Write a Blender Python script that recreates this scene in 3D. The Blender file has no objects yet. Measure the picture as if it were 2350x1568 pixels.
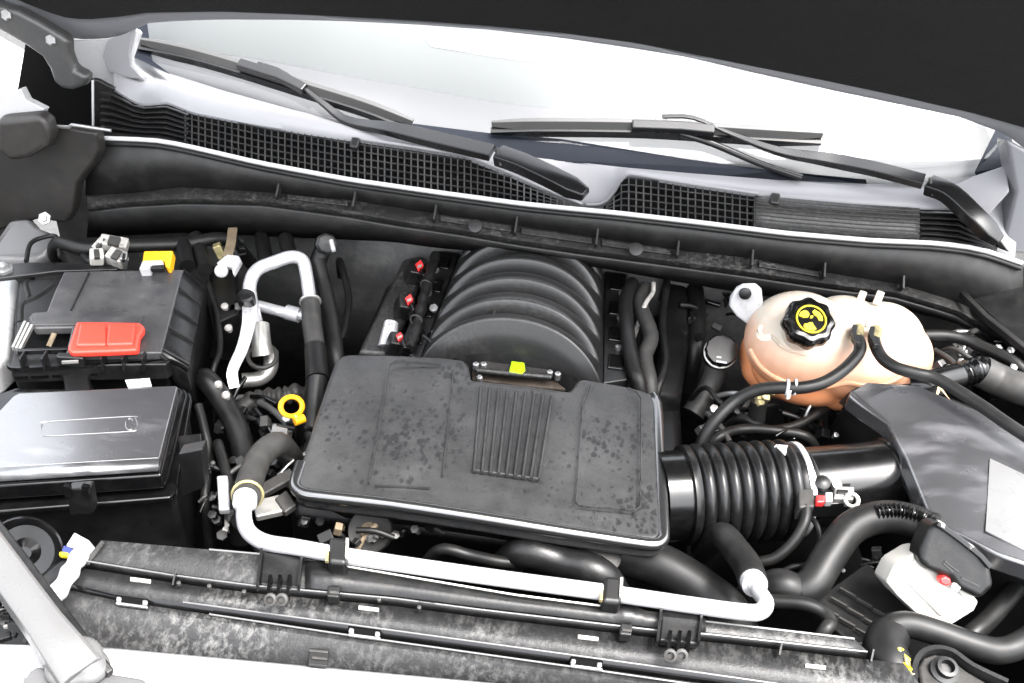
import bpy, bmesh, math, random
from mathutils import Vector, Matrix
from mathutils.bvhtree import BVHTree
random.seed(7)
SC = bpy.context.scene
COL = SC.collection
R = math.radians

# ------------------------------------------------------------------ camera
CAM = Vector((0.0798, -0.7707, 2.1048))
PITCH, YAW, ROLL, FOC = R(36.0), R(-3.571), R(5.177), 2500.0     # focal length in units of a 2350 px wide picture
_f = Vector((math.sin(YAW)*math.cos(PITCH), math.cos(YAW)*math.cos(PITCH), -math.sin(PITCH)))
_r = Vector((math.cos(YAW), -math.sin(YAW), 0)); _u = _r.cross(_f)
CX = _r*math.cos(ROLL) + _u*math.sin(ROLL); CY = -_r*math.sin(ROLL) + _u*math.cos(ROLL)
cam = bpy.data.cameras.new('camera'); camo = bpy.data.objects.new('camera', cam); COL.objects.link(camo)
M = Matrix((CX, CY, -_f)).transposed().to_4x4(); M.translation = CAM
camo.matrix_world = M
cam.sensor_width = 36; cam.lens = 36*FOC/2350; cam.clip_start = 0.02; cam.clip_end = 500
SC.camera = camo

# ------------------------------------------------------------------ light
SUN_EL, SUN_AZ = R(68), R(120)          # azimuth clockwise from +y : behind the photographer, a little to one side
w = bpy.data.worlds.new('World'); SC.world = w; w.use_nodes = True
nt = w.node_tree; bg = nt.nodes['Background']
sky = nt.nodes.new('ShaderNodeTexSky'); sky.sky_type = 'NISHITA'; sky.sun_disc = False
sky.sun_elevation = SUN_EL; sky.sun_rotation = SUN_AZ; sky.dust_density = 6.0; sky.air_density = 1.2; sky.ozone_density = 1.0
hs = nt.nodes.new('ShaderNodeHueSaturation'); hs.inputs['Saturation'].default_value = 0.22
nt.links.new(sky.outputs[0], hs.inputs['Color']); nt.links.new(hs.outputs[0], bg.inputs['Color'])
bg.inputs['Strength'].default_value = 0.15
sl = bpy.data.lights.new('sun', 'SUN'); slo = bpy.data.objects.new('sun', sl); COL.objects.link(slo)
sl.energy = 0.50; sl.angle = R(12); sl.color = (1, .97, .93)
sd = Vector((math.sin(SUN_AZ)*math.cos(SUN_EL), math.cos(SUN_AZ)*math.cos(SUN_EL), math.sin(SUN_EL)))
slo.rotation_euler = sd.to_track_quat('Z', 'Y').to_euler(); slo.location = sd*20
vs = SC.view_settings; vs.view_transform = 'Standard'; vs.look = 'None'; vs.gamma = 1; vs.use_curve_mapping = False
vs.exposure = 3.00
SC.cycles.use_denoising = True
SC.cycles.max_bounces = 8; SC.cycles.transparent_max_bounces = 12

# ------------------------------------------------------------------ picture -> place helpers
def ray(u, v):
    return ((u-1175)/FOC*CX + (784-v)/FOC*CY + _f)
def U(u, v, z=None, y=None, x=None, n=None, p=None):
    d = ray(u, v)
    if z is not None: t = (z-CAM.z)/d.z
    elif y is not None: t = (y-CAM.y)/d.y
    elif x is not None: t = (x-CAM.x)/d.x
    else: t = (p-CAM).dot(n)/d.dot(n)
    return CAM + d*t
def UL(pts, **k): return [U(a, b, **k) for a, b in pts]
def S(px, p): return px*(p-CAM).dot(_f)/FOC          # picture size -> metres at a point
def lerp(a, b, t): return a + (b-a)*t
def interp(pts, u):
    if u <= pts[0][0]: return pts[0][1]
    for (a, b), (c, d) in zip(pts, pts[1:]):
        if u <= c: return lerp(b, d, (u-a)/(c-a))
    return pts[-1][1]
def smooth(pts, n=6, closed=False):
    P = [Vector(p) for p in pts]; out = []; m = len(P)
    rng = range(m if closed else m-1)
    for i in rng:
        p1, p2 = P[i], P[(i+1) % m]
        p0 = P[i-1] if (i > 0 or closed) else p1*2-p2
        p3 = P[(i+2) % m] if (i+2 < m or closed) else p2*2-p1
        for k in range(n):
            t = k/n
            out.append(.5*((2*p1)+(p2-p0)*t+(2*p0-5*p1+4*p2-p3)*t*t+(3*p1-p0-3*p2+p3)*t**3))
    if not closed: out.append(P[-1])
    return out
def resample(pts, n):
    P = [Vector(p) for p in pts]; L = [0]
    for a, b in zip(P, P[1:]): L.append(L[-1]+(b-a).length)
    out = []; j = 0
    for i in range(n):
        s = L[-1]*i/(n-1)
        while j < len(P)-2 and s > L[j+1]: j += 1
        t = (s-L[j])/max(1e-9, L[j+1]-L[j]); out.append(P[j].lerp(P[j+1], min(1, t)))
    return out

# ------------------------------------------------------------------ mesh helpers
def mk(name, verts, faces, mat, parent=None, sharp=35, flat=False, recalc=True):
    me = bpy.data.meshes.new(name); me.from_pydata([tuple(v) for v in verts], [], faces); me.update()
    if recalc:
        bm = bmesh.new(); bm.from_mesh(me); bmesh.ops.recalc_face_normals(bm, faces=bm.faces); bm.to_mesh(me); bm.free()
    if not flat:
        me.polygons.foreach_set('use_smooth', [True]*len(me.polygons)); me.set_sharp_from_angle(angle=R(sharp))
    o = bpy.data.objects.new(name, me); COL.objects.link(o)
    if mat: me.materials.append(MAT[mat] if isinstance(mat, str) else mat)
    if parent: o.parent = parent
    return o
def bevel(o, width, seg=3, ang=40):
    m = o.modifiers.new('bevel', 'BEVEL'); m.width = width; m.segments = seg; m.limit_method = 'ANGLE'; m.angle_limit = R(ang); m.harden_normals = True
    return o
def solid(o, t, offset=-1):
    m = o.modifiers.new('solid', 'SOLIDIFY'); m.thickness = t; m.offset = offset; return o
def thing(name, label, cat, group=None, loc=None):
    o = bpy.data.objects.new(name, None); COL.objects.link(o); o.empty_display_size = .05
    return tag(o, label, cat, group)
def tag(o, label, cat, group=None):
    o['label'] = label; o['category'] = cat
    if group: o['group'] = group
    return o
def struct(o): o['kind'] = 'structure'; return o
def stuff(o): o['kind'] = 'stuff'; return o
def place(root, p):
    """put an Empty at a thing's base without moving its parts"""
    root.location = p
    for c in root.children: c.matrix_parent_inverse = Matrix.Translation(-Vector(p))
    return root
def prism(name, top, down, mat, parent=None, bev=0.003, seg=3, taper=1.0):
    top = [Vector(p) for p in top]; down = Vector(down); n = len(top)
    c = sum(top, Vector())/n
    bot = [c+(p-c)*taper+down for p in top]
    faces = [list(range(n)), list(range(2*n-1, n-1, -1))]+[[i, (i+1) % n, n+(i+1) % n, n+i] for i in range(n)]
    o = mk(name, top+bot, faces, mat, parent)
    if bev: bevel(o, bev, seg)
    return o
def box(name, c, size, mat, parent=None, rot=None, bev=0.002, seg=2, ax=None):
    """ax : (X,Y,Z) unit vectors or None"""
    X, Y, Z = ax if ax else (Vector((1, 0, 0)), Vector((0, 1, 0)), Vector((0, 0, 1)))
    if rot: 
        m = Matrix.Rotation(rot[2], 3, 'Z') @ Matrix.Rotation(rot[1], 3, 'Y') @ Matrix.Rotation(rot[0], 3, 'X'); X, Y, Z = m@X, m@Y, m@Z
    sx, sy, sz = [s/2 for s in size]; c = Vector(c)
    v = [c+X*(a*sx)+Y*(b*sy)+Z*(d*sz) for d in (-1, 1) for a, b in ((-1, -1), (1, -1), (1, 1), (-1, 1))]
    f = [[3, 2, 1, 0], [4, 5, 6, 7], [0, 1, 5, 4], [1, 2, 6, 5], [2, 3, 7, 6], [3, 0, 4, 7]]
    o = mk(name, v, f, mat, parent)
    if bev: bevel(o, bev, seg)
    return o
def frames(P):
    T = [(P[min(i+1, len(P)-1)]-P[max(i-1, 0)]).normalized() for i in range(len(P))]
    a = Vector((0, 0, 1)) if abs(T[0].z) < .9 else Vector((1, 0, 0))
    N = [(a-T[0]*a.dot(T[0])).normalized()]
    for i in range(1, len(P)):
        n = N[-1]-T[i]*N[-1].dot(T[i]); N.append(n.normalized())
    return T, N, [t.cross(n) for t, n in zip(T, N)]
def tube(name, pts, r, mat, parent=None, segs=14, n=6, sm=True, wall=None, jitter=0):
    P = smooth(pts, n) if sm else [Vector(p) for p in pts]
    if isinstance(r, (int, float)): rr = [r]*len(P)
    elif callable(r): rr = [r(i/(len(P)-1)) for i in range(len(P))]
    else:
        q = [(i/(len(r)-1), x) for i, x in enumerate(r)]; rr = [interp(q, i/(len(P)-1)) for i in range(len(P))]
    T, N, B = frames(P); v = []; f = []
    for i, p in enumerate(P):
        for k in range(segs):
            a = 2*math.pi*k/segs; v.append(p+(N[i]*math.cos(a)+B[i]*math.sin(a))*rr[i])
    for i in range(len(P)-1):
        for k in range(segs):
            k2 = (k+1) % segs; f.append([i*segs+k, i*segs+k2, (i+1)*segs+k2, (i+1)*segs+k])
    f.append(list(range(segs))[::-1]); f.append([(len(P)-1)*segs+k for k in range(segs)])
    return mk(name, v, f, mat, parent, sharp=50)
def sweep(name, pts, prof, mat, parent=None, up=(0, 0, 1), scale=None, sm=0, bev=0, closed=True):
    """prof : list of (side, up) offsets"""
    P = smooth(pts, sm) if sm else [Vector(p) for p in pts]; up = Vector(up); v = []; f = []; m = len(prof)
    for i, p in enumerate(P):
        t = (P[min(i+1, len(P)-1)]-P[max(i-1, 0)]).normalized(); s = t.cross(up).normalized(); nn = s.cross(t)
        k = scale(i/(len(P)-1)) if scale else 1
        if not isinstance(k, tuple): k = (k, k)
        for a, b in prof: v.append(p+s*a*k[0]+nn*b*k[1])
    for i in range(len(P)-1):
        for k in range(m if closed else m-1):
            k2 = (k+1) % m; f.append([i*m+k, i*m+k2, (i+1)*m+k2, (i+1)*m+k])
    if closed: f.append(list(range(m))[::-1]); f.append([(len(P)-1)*m+k for k in range(m)])
    o = mk(name, v, f, mat, parent)
    if bev: bevel(o, bev, 2)
    return o
def loft(name, rows, mat, parent=None, thick=0, offset=-1, sharp=30):
    m = len(rows[0]); v = [p for r in rows for p in r]
    f = [[i*m+k, i*m+k+1, (i+1)*m+k+1, (i+1)*m+k] for i in range(len(rows)-1) for k in range(m-1)]
    o = mk(name, v, f, mat, parent, sharp=sharp)
    if thick: solid(o, thick, offset)
    return o
def lathe(name, c, axis, prof, mat, parent=None, segs=24, ref=None, lobes=None, sharp=35):
    """prof : (radius, height along axis)"""
    ax = Vector(axis).normalized(); a = Vector(ref) if ref else (Vector((0, 0, 1)) if abs(ax.z) < .9 else Vector((1, 0, 0)))
    N = (a-ax*a.dot(ax)).normalized(); B = ax.cross(N); c = Vector(c); v = []; f = []
    for r, h in prof:
        for k in range(segs):
            t = 2*math.pi*k/segs; rr = r*(lobes(t) if lobes else 1); v.append(c+ax*h+(N*math.cos(t)+B*math.sin(t))*rr)
    for i in range(len(prof)-1):
        for k in range(segs):
            k2 = (k+1) % segs; f.append([i*segs+k, i*segs+k2, (i+1)*segs+k2, (i+1)*segs+k])
    f.append(list(range(segs))[::-1]); f.append([(len(prof)-1)*segs+k for k in range(segs)])
    return mk(name, v, f, mat, parent, sharp=sharp)
def torus(name, c, axis, R_, r, mat, parent=None, sx=1.0, ref=None, segs=28, ms=8):
    ax = Vector(axis).normalized(); a = Vector(ref) if ref else (Vector((0, 0, 1)) if abs(ax.z) < .9 else Vector((1, 0, 0)))
    N = (a-ax*a.dot(ax)).normalized(); B = ax.cross(N); c = Vector(c); v = []; f = []
    for i in range(segs):
        t = 2*math.pi*i/segs; d = N*math.cos(t)*sx+B*math.sin(t)
        for k in range(ms):
            b = 2*math.pi*k/ms; v.append(c+d*(R_+r*math.cos(b))+ax*(r*math.sin(b)))
    for i in range(segs):
        for k in range(ms):
            k2 = (k+1) % ms; i2 = (i+1) % segs; f.append([i*ms+k, i2*ms+k, i2*ms+k2, i*ms+k2])
    return mk(name, v, f, mat, parent)

# ------------------------------------------------------------------ materials
MAT = {}
KA = 0.45          # everything pale is photographed bright: real reflectances lie below first guesses
def mat(name, col, rough=.5, metal=0, spec=.5, dust=None, dust_amt=0, dust_scale=20, dust_lo=.45, dust_hi=.7, streak=None, mask=None, var=.15, vscale=9, bump=.0, bscale=250, coat=0, sss=0, sub=None, rvar=.12):
    if max(col)-min(col) < .2*max(col): col = tuple(c*(.8 if metal > .3 else KA) for c in col)
    if dust: dust = tuple(c*KA for c in dust)
    m = bpy.data.materials.new(name); m.use_nodes = True; MAT[name] = m
    nt = m.node_tree; b = nt.nodes['Principled BSDF']; L = nt.links.new
    tc = nt.nodes.new('ShaderNodeTexCoord')
    nz = nt.nodes.new('ShaderNodeTexNoise'); nz.inputs['Scale'].default_value = vscale; nz.inputs['Detail'].default_value = 8; nz.inputs['Roughness'].default_value = .65
    L(tc.outputs['Object'], nz.inputs['Vector'])
    mx = nt.nodes.new('ShaderNodeMix'); mx.data_type = 'RGBA'
    mx.inputs['A'].default_value = (*[c*(1-var) for c in col], 1); mx.inputs['B'].default_value = (*[min(1, c*(1+var)) for c in col], 1)
    L(nz.outputs['Fac'], mx.inputs['Factor']); out = mx.outputs['Result']
    if dust:
        n2 = nt.nodes.new('ShaderNodeTexNoise'); n2.inputs['Scale'].default_value = dust_scale; n2.inputs['Detail'].default_value = 12; n2.inputs['Roughness'].default_value = .72
        if streak:
            mpg = nt.nodes.new('ShaderNodeMapping'); mpg.inputs['Scale'].default_value = streak; L(tc.outputs['Object'], mpg.inputs['Vector']); L(mpg.outputs['Vector'], n2.inputs['Vector'])
        else: L(tc.outputs['Object'], n2.inputs['Vector'])
        cr = nt.nodes.new('ShaderNodeValToRGB'); cr.color_ramp.elements[0].position = dust_lo; cr.color_ramp.elements[1].position = dust_hi
        cr.color_ramp.elements[1].color = (dust_amt,)*3+(1,)
        L(n2.outputs['Fac'], cr.inputs['Fac'])
        fac = cr.outputs['Color']
        if mask:
            nm_ = nt.nodes.new('ShaderNodeTexNoise'); nm_.inputs['Scale'].default_value = mask; nm_.inputs['Detail'].default_value = 5; L(tc.outputs['Object'], nm_.inputs['Vector'])
            rm_ = nt.nodes.new('ShaderNodeMapRange'); rm_.inputs['From Min'].default_value = .40; rm_.inputs['From Max'].default_value = .66; rm_.inputs['To Min'].default_value = .12; L(nm_.outputs['Fac'], rm_.inputs['Value'])
            mu_ = nt.nodes.new('ShaderNodeMath'); mu_.operation = 'MULTIPLY'; L(fac, mu_.inputs[0]); L(rm_.outputs['Result'], mu_.inputs[1]); fac = mu_.outputs[0]
        m2 = nt.nodes.new('ShaderNodeMix'); m2.data_type = 'RGBA'; L(fac, m2.inputs['Factor']); L(out, m2.inputs['A']); m2.inputs['B'].default_value = (*dust, 1)
        out = m2.outputs['Result']
    L(out, b.inputs['Base Color'])
    b.inputs['Metallic'].default_value = metal; b.inputs['Specular IOR Level'].default_value = spec
    mr = nt.nodes.new('ShaderNodeMapRange'); mr.inputs['To Min'].default_value = max(0.02, rough-rvar); mr.inputs['To Max'].default_value = min(1, rough+rvar)
    n3 = nt.nodes.new('ShaderNodeTexNoise'); n3.inputs['Scale'].default_value = vscale*3; n3.inputs['Detail'].default_value = 6
    L(tc.outputs['Object'], n3.inputs['Vector']); L(n3.outputs['Fac'], mr.inputs['Value']); L(mr.outputs['Result'], b.inputs['Roughness'])
    if bump:
        n4 = nt.nodes.new('ShaderNodeTexNoise'); n4.inputs['Scale'].default_value = bscale; n4.inputs['Detail'].default_value = 3
        L(tc.outputs['Object'], n4.inputs['Vector']); bp = nt.nodes.new('ShaderNodeBump'); bp.inputs['Strength'].default_value = bump; bp.inputs['Distance'].default_value = .002
        L(n4.outputs['Fac'], bp.inputs['Height']); L(bp.outputs['Normal'], b.inputs['Normal'])
    if coat: b.inputs['Coat Weight'].default_value = coat; b.inputs['Coat Roughness'].default_value = .18 if name == 'lid' else .06
    if sss:
        b.inputs['Subsurface Weight'].default_value = sss; b.inputs['Subsurface Radius'].default_value = sub or (.03, .015, .008); b.inputs['Subsurface Scale'].default_value = 1
    return m
GREY = (.30, .29, .27)
mat('plastic', (.010, .010, .0105), .38, spec=.4, dust=GREY, dust_amt=.07, dust_scale=40, bump=.12)
mat('plastic_dark', (.004, .004, .0045), .45, dust=GREY, dust_amt=.03, dust_scale=30)
mat('plastic_gloss', (.005, .005, .0055), .20, dust=GREY, dust_amt=.03, dust_scale=30, rvar=.06)
mat('plastic_satin', (.012, .012, .013), .30, dust=GREY, dust_amt=.08, dust_scale=30, rvar=.08)
mat('plastic_dusty', (.026, .026, .026), .45, dust=(.30, .29, .27), dust_amt=.32, dust_scale=160, dust_lo=.46, dust_hi=.70, bump=.3, bscale=500)
mat('rad_plastic', (.03, .03, .031), .42, spec=.3, dust=(.80, .79, .76), dust_amt=.40, dust_scale=120, dust_lo=.46, dust_hi=.76, streak=(1, .6, 1), mask=9, bump=.25, bscale=400)
mat('rubber_bellows', (.010, .010, .0105), .30, spec=.35, dust=GREY, dust_amt=.05, dust_scale=60)
mat('rubber', (.012, .012, .012), .45, spec=.3, dust=GREY, dust_amt=.06, dust_scale=22, rvar=.1)
mat('rubber_grey', (.06, .058, .056), .5, spec=.35, dust=(.2, .19, .17), dust_amt=.3, dust_scale=50)
mat('cowl_grey', (.44, .44, .46), .4, spec=.3, var=.06, rvar=.05)
mat('cowl_black', (.012, .012, .013), .42, dust=GREY, dust_amt=.16, dust_scale=16)
mat('cowl_wall', (.013, .013, .013), .55, dust=GREY, dust_amt=.10, dust_scale=25)
mat('ledge_dirty', (.014, .014, .014), .65, dust=(.50, .48, .45), dust_amt=.5, mask=11, dust_scale=130, dust_lo=.46, dust_hi=.7, bump=.5, bscale=300)
mat('seal', (1.0, 1.0, 1.0), .25, var=.1)
mat('white_paint', (.85, .85, .865), .28, var=.02, coat=.6, rvar=.04)
mat('grey_paint', (.17, .17, .175), .34, var=.08, rvar=.06, dust=(.2, .19, .17), dust_amt=.3, dust_scale=12)
mat('hood_shade_grey', (.34, .345, .37), .38, var=.05)  # white hood rim with its shade put into the grey
mat('arm_paint', (.20, .20, .20), .30, var=.12, vscale=30, dust=(.16, .15, .14), dust_amt=.3, dust_scale=60)
mat('apron', (.030, .028, .026), .5, dust=(.12, .11, .10), dust_amt=.3, dust_scale=9)
mat('steel_grey', (.13, .13, .13), .5, metal=.3, dust=(.42, .41, .38), dust_amt=.45, dust_scale=18, dust_lo=.45)
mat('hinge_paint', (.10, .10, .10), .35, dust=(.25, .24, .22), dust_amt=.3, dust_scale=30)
mat('manifold', (.022, .022, .0225), .36, dust=(.55, .53, .49), dust_amt=.15, mask=8, dust_scale=170, dust_lo=.44, dust_hi=.72, rvar=.05)
mat('battery_lid', (.07, .07, .073), .30, dust=(.40, .39, .385), dust_amt=.35, dust_scale=16, dust_lo=.42, dust_hi=.8)
mat('glint_grey', (.20, .20, .20), .3)
mat('lid_label', (.24, .24, .24), .3, dust=(.1, .1, .09), dust_amt=.5, dust_scale=45, dust_lo=.6)
mat('insulator', (.026, .026, .025), .85, spec=.2, bump=.6, bscale=180, var=.2)
mat('aluminium', (.80, .80, .82), .30, metal=.6, var=.06, rvar=.1)
mat('aluminium_worn', (.62, .61, .58), .42, metal=.8, dust=(.25, .23, .2), dust_amt=.5, dust_scale=30)
mat('bracket_metal', (.5, .5, .5), .4, metal=.8, dust=(.2, .18, .15), dust_amt=.4, dust_scale=40)
mat('brass_dirty', (.42, .36, .18), .5, metal=.5, dust=(.1, .08, .05), dust_amt=.8, dust_scale=60, dust_lo=.4)
mat('rust', (.030, .020, .014), .8, metal=.1, dust=(.3, .25, .2), dust_amt=.5)
mat('white_plastic', (1.0, .97, .90), .42, var=.05, dust=(.5, .44, .34), dust_amt=.3, dust_scale=9)
mat('white_clean', (.95, .95, .97), .35, var=.06, dust=(.25, .24, .22), dust_amt=.4, dust_scale=60, dust_lo=.5)
mat('white_dirty', (.80, .77, .72), .5, dust=(.12, .11, .1), dust_amt=.8, dust_scale=90, dust_lo=.42)
mat('red_plastic', (.80, .045, .028), .36, var=.05, rvar=.06, bump=.1)
mat('red_clip', (.62, .03, .03), .35)
mat('yellow', (.88, .42, .01), .35, var=.05)
mat('yellow_print', (.55, .43, .01), .45, var=.05)
mat('lime_tag', (.28, .46, .004), .5, var=.03)
mat('blue_plastic', (.02, .03, .12), .4)
mat('wiper', (.014, .014, .0145), .26, var=.1, rvar=.08)
mat('wiper_spoiler', (.10, .10, .098), .4, var=.1)
mat('frit', (.010, .012, .017), .5, spec=.08, var=.1)
mat('sunshade', (.43, .445, .445), .6, var=.02, vscale=3)
mat('sunshade_shaded', (.235, .235, .25), .55, var=.04, vscale=3)  # same sunshade, the lower fold's shade put into a greyer colour
mat('shade_print', (.385, .40, .40), .6, var=.02)
mat('tan', (.16, .12, .075), .7, dust=(.12, .1, .07), dust_amt=.6, dust_scale=50)
mat('dead_leaf', (.42, .30, .17), .7, var=.3, vscale=40)
mat('asphalt', (.10, .10, .10), .9, dust=(.2, .2, .19), dust_amt=.5, dust_scale=40)
mat('dash', (.02, .02, .021), .7)
mat('black', (.003, .003, .003), .8, spec=.1)
mat('green_dark', (.03, .06, .045), .4)
# dusty lid dotted with dried water spots
def cover_mat():
    m = mat('cover', (.036, .036, .037), .40, spec=.35, dust=(.17, .17, .17), dust_amt=.6, dust_scale=7, dust_lo=.35, dust_hi=.75, bump=.25, bscale=600)
    nt = m.node_tree; L = nt.links.new; b = nt.nodes['Principled BSDF']; src = b.inputs['Base Color'].links[0].from_socket
    tc = [n for n in nt.nodes if n.type == 'TEX_COORD'][0]
    mp = nt.nodes.new('ShaderNodeMapping'); mp.inputs['Scale'].default_value = (1, .62, 1); mp.inputs['Rotation'].default_value = (0, 0, .35); wn = nt.nodes.new('ShaderNodeTexNoise'); wn.inputs['Scale'].default_value = 130; wn.inputs['Detail'].default_value = 3; L(tc.outputs['Object'], wn.inputs['Vector'])
    wv = nt.nodes.new('ShaderNodeVectorMath'); wv.operation = 'MULTIPLY_ADD'; wv.inputs[1].default_value = (.009, .009, .009); L(wn.outputs['Color'], wv.inputs[0]); L(tc.outputs['Object'], wv.inputs[2])
    L(wv.outputs[0], mp.inputs['Vector'])
    vo = nt.nodes.new('ShaderNodeTexVoronoi'); vo.inputs['Scale'].default_value = 125; vo.inputs['Randomness'].default_value = 1; L(mp.outputs['Vector'], vo.inputs['Vector'])
    nz = nt.nodes.new('ShaderNodeTexNoise'); nz.inputs['Scale'].default_value = 6; nz.inputs['Detail'].default_value = 4; L(tc.outputs['Object'], nz.inputs['Vector'])
    nzr = nt.nodes.new('ShaderNodeMapRange'); nzr.inputs['From Min'].default_value = .38; nzr.inputs['From Max'].default_value = .64; nzr.inputs['To Max'].default_value = .80; L(nz.outputs['Fac'], nzr.inputs['Value'])
    sub = nt.nodes.new('ShaderNodeSeparateColor'); L(vo.outputs['Color'], sub.inputs[0])
    th = nt.nodes.new('ShaderNodeMath'); th.operation = 'MULTIPLY'; L(sub.outputs[0], th.inputs[0]); L(nzr.outputs['Result'], th.inputs[1])
    rd = nt.nodes.new('ShaderNodeMath'); rd.operation = 'SUBTRACT'; L(th.outputs[0], rd.inputs[0]); L(vo.outputs['Distance'], rd.inputs[1])
    mr = nt.nodes.new('ShaderNodeMapRange'); mr.inputs['From Min'].default_value = -.12; mr.inputs['From Max'].default_value = .16; mr.inputs['To Max'].default_value = .8; L(rd.outputs[0], mr.inputs['Value'])
    mx = nt.nodes.new('ShaderNodeMix'); mx.data_type = 'RGBA'; L(mr.outputs['Result'], mx.inputs['Factor']); L(src, mx.inputs['A']); mx.inputs['B'].default_value = (.009, .009, .0095, 1)
    L(mx.outputs['Result'], b.inputs['Base Color'])
cover_mat()
# dusty satin lid: pale streaks also put sky reflection into the colour
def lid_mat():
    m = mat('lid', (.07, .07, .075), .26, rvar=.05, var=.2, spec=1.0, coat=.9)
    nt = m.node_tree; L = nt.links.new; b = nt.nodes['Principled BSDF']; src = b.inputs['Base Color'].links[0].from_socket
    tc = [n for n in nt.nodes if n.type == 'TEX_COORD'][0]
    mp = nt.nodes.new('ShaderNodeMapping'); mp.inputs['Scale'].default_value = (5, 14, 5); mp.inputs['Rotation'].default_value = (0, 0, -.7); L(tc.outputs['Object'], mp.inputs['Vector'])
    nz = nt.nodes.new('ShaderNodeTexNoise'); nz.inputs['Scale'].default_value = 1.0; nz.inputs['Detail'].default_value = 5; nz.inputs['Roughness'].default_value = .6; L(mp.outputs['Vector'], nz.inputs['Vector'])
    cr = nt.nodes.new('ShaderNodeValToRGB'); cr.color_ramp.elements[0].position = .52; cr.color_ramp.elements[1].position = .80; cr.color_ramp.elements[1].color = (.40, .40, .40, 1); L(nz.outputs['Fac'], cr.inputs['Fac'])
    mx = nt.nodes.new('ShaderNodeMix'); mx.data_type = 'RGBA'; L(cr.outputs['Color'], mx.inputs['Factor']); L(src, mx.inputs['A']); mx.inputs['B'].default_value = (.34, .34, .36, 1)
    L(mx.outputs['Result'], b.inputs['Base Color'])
mat('rim_gloss', (.03, .03, .03), .2, spec=1.0, rvar=.05); MAT['rim_gloss'].node_tree.nodes['Principled BSDF'].inputs['IOR'].default_value = 1.8
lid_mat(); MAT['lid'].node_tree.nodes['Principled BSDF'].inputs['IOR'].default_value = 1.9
# thin glass
def glass_mat():
    m = bpy.data.materials.new('glass'); m.use_nodes = True; MAT['glass'] = m; nt = m.node_tree; nt.nodes.clear(); L = nt.links.new
    o = nt.nodes.new('ShaderNodeOutputMaterial'); t = nt.nodes.new('ShaderNodeBsdfTransparent'); t.inputs['Color'].default_value = (.95, .965, .965, 1)
    g = nt.nodes.new('ShaderNodeBsdfGlossy'); g.inputs['Roughness'].default_value = .02; fr = nt.nodes.new('ShaderNodeFresnel'); fr.inputs['IOR'].default_value = 1.5
    mx = nt.nodes.new('ShaderNodeMixShader'); L(fr.outputs[0], mx.inputs[0]); L(t.outputs[0], mx.inputs[1]); L(g.outputs[0], mx.inputs[2]); L(mx.outputs[0], o.inputs[0])
glass_mat()
# milky tank, tinted by the coolant standing in it
def tank_mat(z_level):
    m = mat('tank', (.50, .44, .37), .32, var=.03, sss=.5, sub=(.02, .012, .008)); nt = m.node_tree; L = nt.links.new; b = nt.nodes['Principled BSDF']
    src = b.inputs['Base Color'].links[0].from_socket
    ge = nt.nodes.new('ShaderNodeNewGeometry'); sp = nt.nodes.new('ShaderNodeSeparateXYZ'); L(ge.outputs['Position'], sp.inputs[0])
    nz = nt.nodes.new('ShaderNodeTexNoise'); nz.inputs['Scale'].default_value = 14; nz.inputs['Detail'].default_value = 4
    tc = [n for n in nt.nodes if n.type == 'TEX_COORD'][0]; L(tc.outputs['Object'], nz.inputs['Vector'])
    ad = nt.nodes.new('ShaderNodeMath'); ad.operation = 'MULTIPLY_ADD'; ad.inputs[1].default_value = .02; L(nz.outputs['Fac'], ad.inputs[0]); L(sp.outputs['Z'], ad.inputs[2])
    cr = nt.nodes.new('ShaderNodeMapRange'); cr.inputs['From Min'].default_value = z_level+.01; cr.inputs['From Max'].default_value = z_level-.09; L(ad.outputs[0], cr.inputs['Value'])
    rp = nt.nodes.new('ShaderNodeValToRGB'); e = rp.color_ramp.elements; e[0].color = (0, 0, 0, 1); e[1].color = (1, 1, 1, 1); L(cr.outputs['Result'], rp.inputs['Fac'])
    e2 = rp.color_ramp.elements.new(.12); e2.color = (.30, .30, .30, 1)
    mx = nt.nodes.new('ShaderNodeMix'); mx.data_type = 'RGBA'; L(rp.outputs['Color'], mx.inputs['Factor']); L(src, mx.inputs['A']); mx.inputs['B'].default_value = (.62, .25, .115, 1)
    L(mx.outputs['Result'], b.inputs['Base Color'])
tank_mat(1.135)

# ================================================================== SETTING
g = mk('ground', [(-60, -60, 0), (60, -60, 0), (60, 60, 0), (-60, 60, 0)], [[0, 1, 2, 3]], 'asphalt'); struct(g)
V = Vector
# engine bay tub : firewall, side walls and floor of the truck body
bay = thing('engine_bay', 'dark painted sheet metal engine bay tub behind and below the engine', 'engine bay')
loft('firewall', [[V((-.95, 1.0, 1.16)), V((-.3, 1.0, 1.13)), V((.3, 1.0, 1.13)), V((.95, 1.0, 1.16))], [V((-.95, 1.03, .6)), V((-.3, 1.03, .6)), V((.3, 1.03, .6)), V((.95, 1.03, .6))]], 'steel_grey', bay, .01)
loft('side_wall', [[V((-1.08, -.05, 1.08)), V((-1.08, .5, 1.1)), V((-1.08, 1.0, 1.13))], [V((-.90, -.05, .7)), V((-.90, .5, .7)), V((-.90, 1.0, .7))]], 'plastic_dark', bay, .01)
loft('side_wall', [[V((.93, -.05, 1.08)), V((.93, .5, 1.1)), V((.93, 1.0, 1.13))], [V((.80, -.05, .7)), V((.80, .5, .7)), V((.80, 1.0, .7))]], 'plastic_dark', bay, .01)
loft('floor_pan', [[V((-.95, -.2, .66)), V((.95, -.2, .66))], [V((-.95, 1.05, .66)), V((.95, 1.05, .66))]], 'black', bay, .01)
loft('front_wall', [[V((-.95, 0.02, 1.03)), V((.95, 0.02, 1.03))], [V((-.95, 0.0, .6)), V((.95, 0.0, .6))]], 'plastic_dark', bay, .01)
place(bay, (0, .5, .65))

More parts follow.
